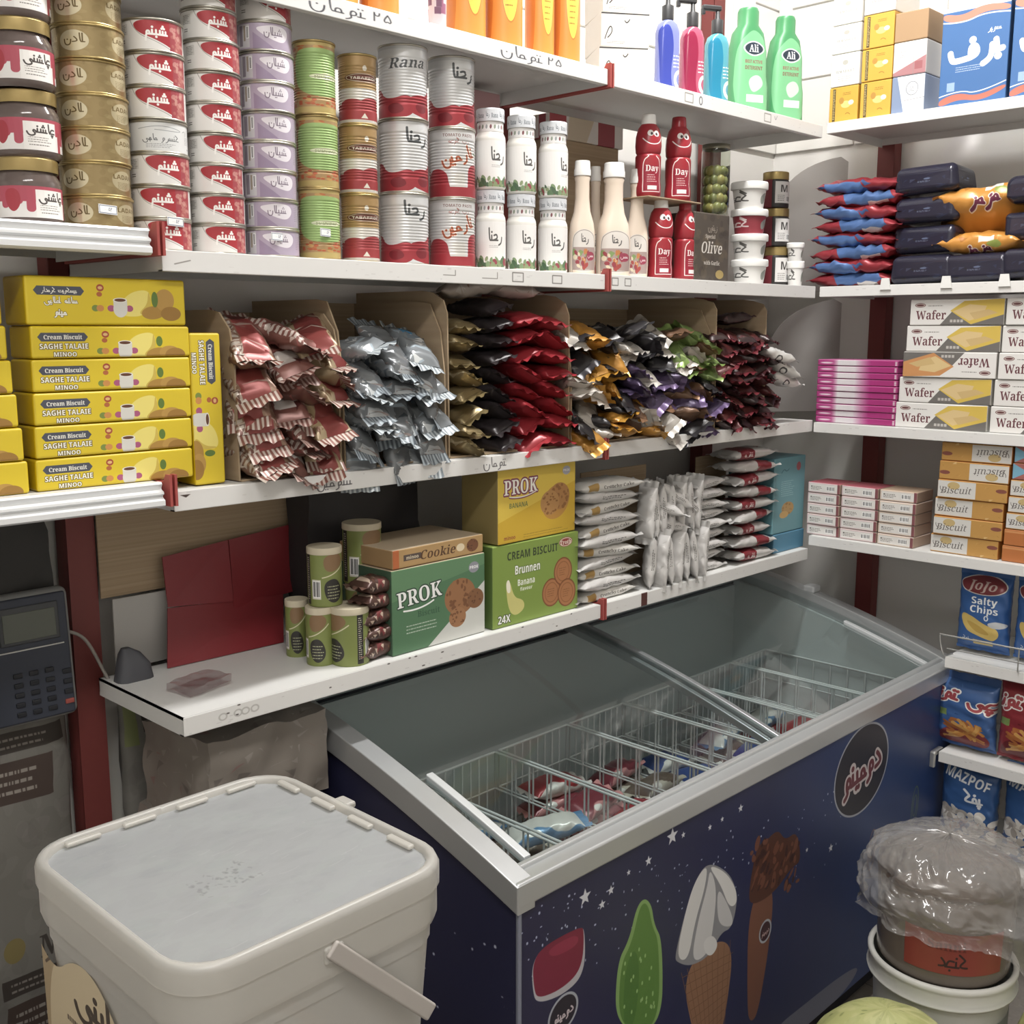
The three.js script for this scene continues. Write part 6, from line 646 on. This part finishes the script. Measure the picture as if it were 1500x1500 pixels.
{
  const salty = foil((g, w, h) => { fill(g, '#2f62ae', 0, 0, w, h); oval(g, '#8a2f36', 150, 60, 130, 62); oval(g, '#d8d2cc', 150, 60, 130, 62, 0, 6); g.save(); g.translate(150, 62); g.transform(1, 0, -0.2, 1, 0, 0); txt(g, 'JoJo', 0, 0, 80, '#c9b0a8', 'bold', 'serif', 180); g.restore(); txt(g, 'Salty', 165, 165, 66, '#eef0f2', 'bold', 'sans-serif', 150); txt(g, 'Chips', 165, 225, 66, '#eef0f2', 'bold', 'sans-serif', 160); oval(g, '#e3e6e8', 180, 280, 10, 14, 0, 6); curve(g, '#d9b554', [30, 260, 90, 270, 180, 330, 260, 350, 240, 440, 160, 420, 60, 380], 0); curve(g, '#c49a3c', [60, 300, 150, 340, 220, 400, 120, 390], 0); oval(g, '#c9cdd2', 240, 320, 50, 24); fill(g, '#c9b06a', 110, 440, 110, 36); fa(g, 'نمکی', 60, 440, 24, '#dfe3e8', 0.14); }, 0.3, 0.1, 300, 512);
  const blueS = M('#2d5aa0', 0.3, 0.1); chipBag('blue salted chips bag with red oval logo behind the wire guard', 1398, 1476, 836, 965, B5, salty, blueS, 2.68); chipBag('blue salted chips bag cut by the picture edge on the wire guard shelf', 1482, 1566, 848, 975, B5, salty, blueS, 2.682);
  const puff = (base, lo, extra) => foil((g, w, h) => { fill(g, base, 0, 0, w, h); crink(g, w, h, 98, extra, 14); g.save(); g.translate(170, 120); g.rotate(0.16); fa(g, 'چی توز', 0, 0, 96, '#b5444a', 0.2, ['#e9e4e0', 0.16]); g.restore(); curve(g, lo, [20, 512, 40, 400, 150, 350, 320, 380, 330, 512], 0); for (let i = 0; i < 22; i++) { const r = rng(i + 70); curve(g, ['#cf8232', '#d99a44', '#b9662a'][i % 3], [60 + r() * 220, 290 + r() * 170, 90 + r() * 200, 300 + r() * 160, 80 + r() * 220, 310 + r() * 150], 12 + r() * 12); } fill(g, '#7d9a4a', 20, 230, 60, 50); }, 0.3, 0.1, 350, 512);
  chipBag('blue cheese puff bag with red lettering above the hook bracket', 1366, 1456, 992, 1102, B6, puff('#3a64a8', '#8a3436', ['#4a78bc', '#2c4f8c']), M('#34599a', 0.3), 2.65); chipBag('red snack bag beside the blue cheese puff bag', 1458, 1550, 1000, 1118, B6, puff('#9c2c34', '#7a2228', ['#b33a42', '#7f222a']), M('#8f2a32', 0.3), 2.652);
  board(uB, -1.078, -0.35, 0.3, 0.3, 0, lipB, 0.028);
  const maz = foil((g, w, h) => { fill(g, '#2f5a9c', 0, 0, w, h); g.save(); g.translate(160, 80); g.rotate(0.2); txt(g, 'MAZPOF', 0, 0, 84, '#e6e8ea', 'bold', 'sans-serif', 270); g.restore(); fa(g, 'پفک', 200, 190, 70, '#dfe2e6', 0.2); const r = rng(15); for (let i = 0; i < 90; i++) { const x = r() * w, y = 280 + r() * 230; oval(g, ['#d5cfc6', '#b9b0a5', '#e3dfd8', '#a39a90'][i % 4], x, y, 14 + r() * 18, 12 + r() * 15, r() * 3); } }, 0.3, 0.1, 330, 512);
  chipBag('blue popcorn bag with white lettering on the lowest shelf', 1372, 1458, 1114, 1250, 0.3, maz, M('#2c5290', 0.3), 2.65); chipBag('blue popcorn bag cut by the picture edge on the lowest shelf', 1464, 1560, 1130, 1260, 0.3, maz, M('#2c5290', 0.3), 2.655);
}

// ---------------------------------------------------------------- floor at the right: bucket, bagged box, melons
{
  const cx = 2.075, cz = -0.815, bk = thing('white_bucket', 'white plastic bucket in front of the freezer corner', 'bucket', [cx, 0.006, cz]);
  part('bucket_body', lathe([[0, 0], [0.11, 0], [0.115, 0.004], [0.131, 0.31], [0.133, 0.34]], 48), M('#c9cbc6', 0.4), bk); part('bucket_rim', lathe([[0.132, 0.31], [0.142, 0.312], [0.144, 0.318], [0.138, 0.322], [0.139, 0.345], [0.143, 0.348], [0.143, 0.356], [0.137, 0.36], [0.132, 0.355]], 48), M('#d9dad5', 0.35), bk);
  part('bucket_label', new THREE.CylinderGeometry(0.1296, 0.1276, 0.2, 24, 1, true, -0.35, 0.8).translate(0, 0.17, 0), TM(256, 256, 0.4, 0, (g, w, h) => { fill(g, '#9aa39a', 0, 0, w, h); curve(g, '#4d5a4d', [30, 60, 80, 90, 150, 50, 230, 80], 10); curve(g, '#6d7a6a', [60, 150, 120, 120, 200, 170], 12); }), bk);
  const pc = thing('pastry_container', 'round clear container of brown pastry with red label set on the bucket', 'container', [cx, 0.345, cz]);
  part('container_body', lathe([[0, 0.004], [0.118, 0.004], [0.126, 0.02], [0.131, 0.18], [0.128, 0.195]], 44), M('#a5978a', 0.2, 0, { transmission: 0.55 }), pc); part('pastry', crumple(lathe([[0, 0.01], [0.112, 0.01], [0.118, 0.03], [0.121, 0.13], [0.09, 0.15], [0, 0.15]], 40), 0.006, 40, 5), M('#7a6350', 0.7), pc); part('container_lid', lathe([[0.132, 0.19], [0.134, 0.195], [0.13, 0.215], [0.1, 0.222], [0, 0.222]], 44), M('#c3b6ac', 0.2, 0, { transmission: 0.85 }), pc);
  const redL = TM(512, 200, 0.4, 0, (g, w, h) => { fill(g, '#a03c30', 0, 0, w, h); txt(g, 'Sanni', 210, 60, 66, '#7a2c26', 'bold', 'serif'); fa(g, 'کنجد', 240, 140, 66, '#3f2420', 0.15); }); part('container_label', new THREE.CylinderGeometry(0.1315, 0.1285, 0.085, 28, 1, true, -1.75, 1.5).translate(0, 0.085, 0), redL, pc);
  // the clear bag draped over it
  const bag = (() => { const pos = [], uv = [], idx = [], nu = 140, nv = 70; for (let j = 0; j <= nv; j++) for (let i = 0; i <= nu; i++) { const t = j / nv, a = i / nu * 2 * Math.PI, front = Math.max(0, Math.cos(a - 0.75)), k = i === nu ? 0 : i, A = k / nu * 2 * Math.PI;
      const top = 0.27, drop = 0.10 + 0.20 * Math.pow(front, 2); let r, y; if (t < 0.4) { const s = t / 0.4; r = 0.152 * Math.sin(s * Math.PI / 2); y = top - 0.055 * (1 - Math.cos(s * Math.PI / 2)); } else { const s = (t - 0.4) / 0.6; r = 0.152 + 0.035 * s * (0.4 + 1.3 * front) - 0.012 * Math.sin(s * 9); y = top - 0.055 - drop * s; }
      const fold = Math.abs(Math.sin(A * 4.5 + 2 * noise.noise(Math.cos(A) * 1.5, t * 3, Math.sin(A) * 1.5))) , m = Math.min(1, t * 2.2); const cr = Math.abs(noise.noise(Math.cos(A) * 7, t * 9, Math.sin(A) * 7)) + 0.5 * Math.abs(noise.noise(Math.cos(A) * 15, t * 19, Math.sin(A) * 15)); r += m * (0.012 * (fold - 0.5) + 0.014 * noise.noise(Math.cos(A) * 3, t * 5, Math.sin(A) * 3) + 0.011 * (0.3 - cr)); y += 0.009 * (0.3 - cr) + 0.012 * noise.noise(Math.cos(A) * 3 * t, t * 4 + 7, Math.sin(A) * 3 * t) + 0.006 * Math.abs(noise.noise(Math.cos(A) * 9 * t, 2, Math.sin(A) * 9 * t));
      pos.push(Math.sin(a) * r, y, Math.cos(a) * r); uv.push(i / nu, t); if (i && j) { const w = nu + 1, d = j * w + i; idx.push(d - w - 1, d - 1, d, d - w - 1, d, d - w); } }
    const g = new THREE.BufferGeometry(); g.setAttribute('position', new THREE.Float32BufferAttribute(pos, 3)); g.setAttribute('uv', new THREE.Float32BufferAttribute(uv, 2)); g.setIndex(idx); g.computeVertexNormals(); return g; })();
  solo('plastic_bag', bag, M('#f0eeec', 0.14, 0, { transmission: 0.86 }), 'crinkled clear plastic bag draped over the pastry container', 'plastic bag', [cx, 0.345, cz]);
  const cr = thing('produce_crate', 'low wooden crate under the pale melons', 'crate', [1.95, 0.006, -0.72]), wd = M('#8a6f50', 0.7);
  part('crate_top', box(0.5, 0.012, 0.2, 0, 0.134, 0), wd, cr); for (const s of [-1, 1]) for (const y of [0.03, 0.1]) part('slat', box(0.5, 0.038, 0.008, 0, y, s * 0.096), wd, cr);
  cr.position.set(1.90, 0.006, -0.617); cr.rotation.y = -0.72;
  const mel = TM(512, 256, 0.5, 0, (g, w, h) => { fill(g, '#a9ab62', 0, 0, w, h); const r = rng(51); for (let i = 0; i < 500; i++) { g.globalAlpha = 0.25; oval(g, ['#8f9650', '#bdbb78', '#7d8745', '#c9c58a'][i % 4], r() * w, r() * h, 4 + r() * 20, 3 + r() * 10, r() * 3); } for (let i = 0; i < 90; i++) { g.globalAlpha = 0.6; oval(g, '#6d7a38', r() * w, r() * h, 1 + r() * 3, 1 + r() * 6, r() * 3); } g.globalAlpha = 1; }), mg = crumple(new THREE.SphereGeometry(0.115, 40, 28).scale(1, 0.98, 1.2), 0.004, 18, 2);
  for (const [x, y, z, l, ry] of [[1.80, 0.28, -0.80, 'pale yellow green melon beside the white bucket', 0.6], [2.09, 0.28, -0.545, 'greener shaded melon at the right of the bucket', 1.4]]) { const t = thing('melon', l, 'melon', [x, y - 0.02, z], ry); part('rind', mg, mel, t); part('stem', tubeOf([[0, 0.0, -0.138], [0.004, 0.006, -0.15], [0.012, 0.01, -0.16]], 0.004, 8, 6), M('#6b6a3a', 0.8), t); }
}

// ---------------------------------------------------------------- lower left: telephone, sacks, bundles
{
  const ph = thing('wall_telephone', 'dark desk telephone with grey border hung on the wall beside the red post', 'telephone', [0.645, 1.085, -1.745], 0.06), dk = M('#33363f', 0.5), gr = M('#8b8d8c', 0.5); ph.rotation.z = 0.03; ph.rotation.y = -0.1;
  part('body', rbox(0.19, 0.215, 0.03, 0.012), gr, ph); part('face', rbox(0.178, 0.203, 0.008, 0.006), M('#363c4c', 0.55), ph, [0, 0, 0.0145]);
  const scr = part('display_bezel', rbox(0.092, 0.062, 0.006, 0.003), M('#42454a', 0.4), ph, [0.03, 0.058, 0.0175]); part('display', rbox(0.08, 0.046, 0.003, 0.001), M('#5d6258', 0.25), scr, [0, -0.002, 0.0025]);
  part('handset', loft([[-0.1, 0.024, 0.018, 0.012], [-0.06, 0.024, 0.016, 0.012], [-0.03, 0.017, 0.012, 0.01, 0, 0.006], [0.03, 0.017, 0.012, 0.01, 0, 0.006], [0.06, 0.024, 0.016, 0.012], [0.1, 0.024, 0.018, 0.012]], 28), M('#2b2e38', 0.45), ph, [-0.064, 0, 0.034]);
  const key = rbox(0.014, 0.008, 0.004, 0.0015), kd = M('#22252d', 0.4), kw = M('#c9c9c6', 0.4), kr = M('#a8473e', 0.4); for (let r = 0; r < 5; r++) for (let c = 0; c < 3; c++) part('key', key, kd, ph, [0.005 + c * 0.024, -0.022 - r * 0.016, 0.0195]); for (let r = 0; r < 4; r++) part('key', key, r === 3 ? kr : kd, ph, [0.08, -0.03 - r * 0.017, 0.0195]);
  part('trim_line', box(0.1, 0.0018, 0.002), kw, ph, [0.03, 0.018, 0.0195]);
  part('cord', tubeOf([[0.09, 0.03, -0.01], [0.12, 0.01, -0.012], [0.15, -0.06, -0.008], [0.165, -0.1, 0.0]], 0.003, 24, 6), M('#9a948d', 0.6), ph);
  const dkbag = solo('black_bag', crumple(new THREE.BoxGeometry(0.3, 0.17, 0.06, 14, 10, 4), 0.012, 16, 7), M('#2e2d2c', 0.6), 'dark bag hung above the telephone under the shelf', 'bag', [0.57, 1.262, -1.79]);
  const sackT = TM(256, 1024, 0.6, 0, (g, w, h) => { fill(g, '#7d7a74', 0, 0, w, h); const r = rng(17); for (let i = 0; i < 160; i++) { g.globalAlpha = 0.2; oval(g, r() < 0.5 ? '#6a665f' : '#918d85', r() * w, r() * h, 8 + r() * 30, 6 + r() * 20, r() * 3); } g.globalAlpha = 1; for (const o of [0, 420, 800]) { fill(g, '#7f8850', 10, o + 10, 34, 130); oval(g, '#8a7a44', 90, o + 34, 26, 22); txt(g, 'Ma', 190, o + 46, 56, '#453f39', 'bold', 'serif'); fill(g, '#453c37', 60, o + 84, 180, 34); fill(g, '#4f3f39', 66, o + 132, 140, 70); fine(g, 80, o + 94, 130, 2, '#8d867e', 3, 12, 4); fine(g, 84, o + 148, 100, 3, '#9a938a', 6, 16, 6); } });
  const sack = (x, w, h, lab, m, z = -1.798, seed = 1) => solo('printed_sack', crumple(packGeo(h, w, 0.05, seed, 0.006, true, 24, 20).applyMatrix4(standUp).translate(0, h / 2 + 0.004, 0), 0.004, 14, seed), m, lab, 'sack', [x, 0.006, z]);
  sack(0.655, 0.19, 1.03, 'printed flour sack standing left of the red post', sackT); sack(0.925, 0.17, 1.0, 'printed flour sack standing right of the red post', sackT, -1.797, 4);
  const brown = TM(256, 512, 0.6, 0, (g, w, h) => { fill(g, '#6e4a40', 0, 0, w, h); crink(g, w, h, 99, ['#8a5a48', '#55362e', '#9a7a5a', '#7d3a34'], 34); oval(g, '#b5a08a', 150, 300, 44, 60, 0, 12); oval(g, '#8a4a40', 150, 300, 26, 36); }); sack(0.49, 0.16, 1.0, 'brown and red printed sack at the left beside the flour sack', brown, -1.80, 6);
  const wrap = TM(256, 256, 0.4, 0, (g, w, h) => { fill(g, '#8a8078', 0, 0, w, h); crink(g, w, h, 100, ['#9a9089', '#766c66', '#a89e96', '#8f706a'], 40); });
  for (let i = 0; i < 6; i++) { const g = crumple(new THREE.BoxGeometry(0.245, 0.152, 0.2, 16, 10, 12), 0.012, 20, i); solo('wrapped_bundle', g, wrap, ord(i, 6) + ' grey plastic wrapped bundle in the pile under the shelf', 'bundle', [0.965 + (i % 2) * 0.006, 0.09 + i * 0.156, -1.625], [0, 0.03 * (i % 3), 0], 'wrapped bundles'); }
  const dm = new THREE.SphereGeometry(1, 40, 28).scale(0.17, 0.33, 0.14); solo('black_rubbish_bag', crumple(dm, 0.035, 12, 4), M('#2a2724', 0.35), 'glossy black bag slumped behind the tub at the left', 'bag', [0.38, 0.34, -1.55]); solo('black_rubbish_bag', crumple(new THREE.SphereGeometry(1, 36, 24).scale(0.11, 0.27, 0.11), 0.025, 14, 9), M('#332c27', 0.4), 'dull dark bag on the floor beside the wrapped bundles', 'bag', [0.72, 0.27, -1.585]);
}
// ---------------------------------------------------------------- ice creams in the baskets
{
  const ice = packKind(0.15, 0.07, 0.036, iceMats, iceKinds.map(([a, b]) => M(b, 0.3, 0.1)), 0.005, 0.014), q = rng(303), names = ['red and cream', 'brown', 'blue and white', 'white and blue', 'deep red', 'tan'], where = ['at the left end of the freezer', 'below the blue and cream wrapper', 'in the red basket', 'under the middle rail', 'past the middle rail', 'second from the right end', 'at the right end of the freezer'], pool = [[1, 3, 5], [1, 5, 3], [4, 0, 4], [0, 4, 5], [3, 5, 2], [3, 2, 5], [3, 2, 0]];
  for (let b = 0; b < 7; b++) { const xm = (bx[b] + bx[b + 1]) / 2, layers = b === 2 ? 7 : b === 1 ? 6 : b === 3 ? 6 : 5; for (let l = 0; l < layers; l++) for (let c = 0; c < 4; c++) { const k = pool[b][Math.floor(q() * 3)]; const t = pack(ice, 'ice_cream_pack', names[k] + ' ice cream pack in the basket ' + where[b], 'ice cream packs ' + where[b], [xm + (q() - 0.5) * 0.02, 0.385 + l * 0.036, -1.56 + c * 0.115 + (q() - 0.5) * 0.02], [0, (q() - 0.5) * 0.5, (q() - 0.5) * 0.15], 'ice cream', k); t.rotateX((q() - 0.5) * 0.5); } }
  const top = pack(ice, 'ice_cream_pack', 'blue and cream cone wrapper lying on top of the brown packs', null, [1.50, 0.632, -1.38], [0, -0.5, 0.15], 'ice cream', 3);
}

scene.traverse((o) => { if (o.isMesh) { o.castShadow = true; o.receiveShadow = true; } });
renderer.render(scene, camera);
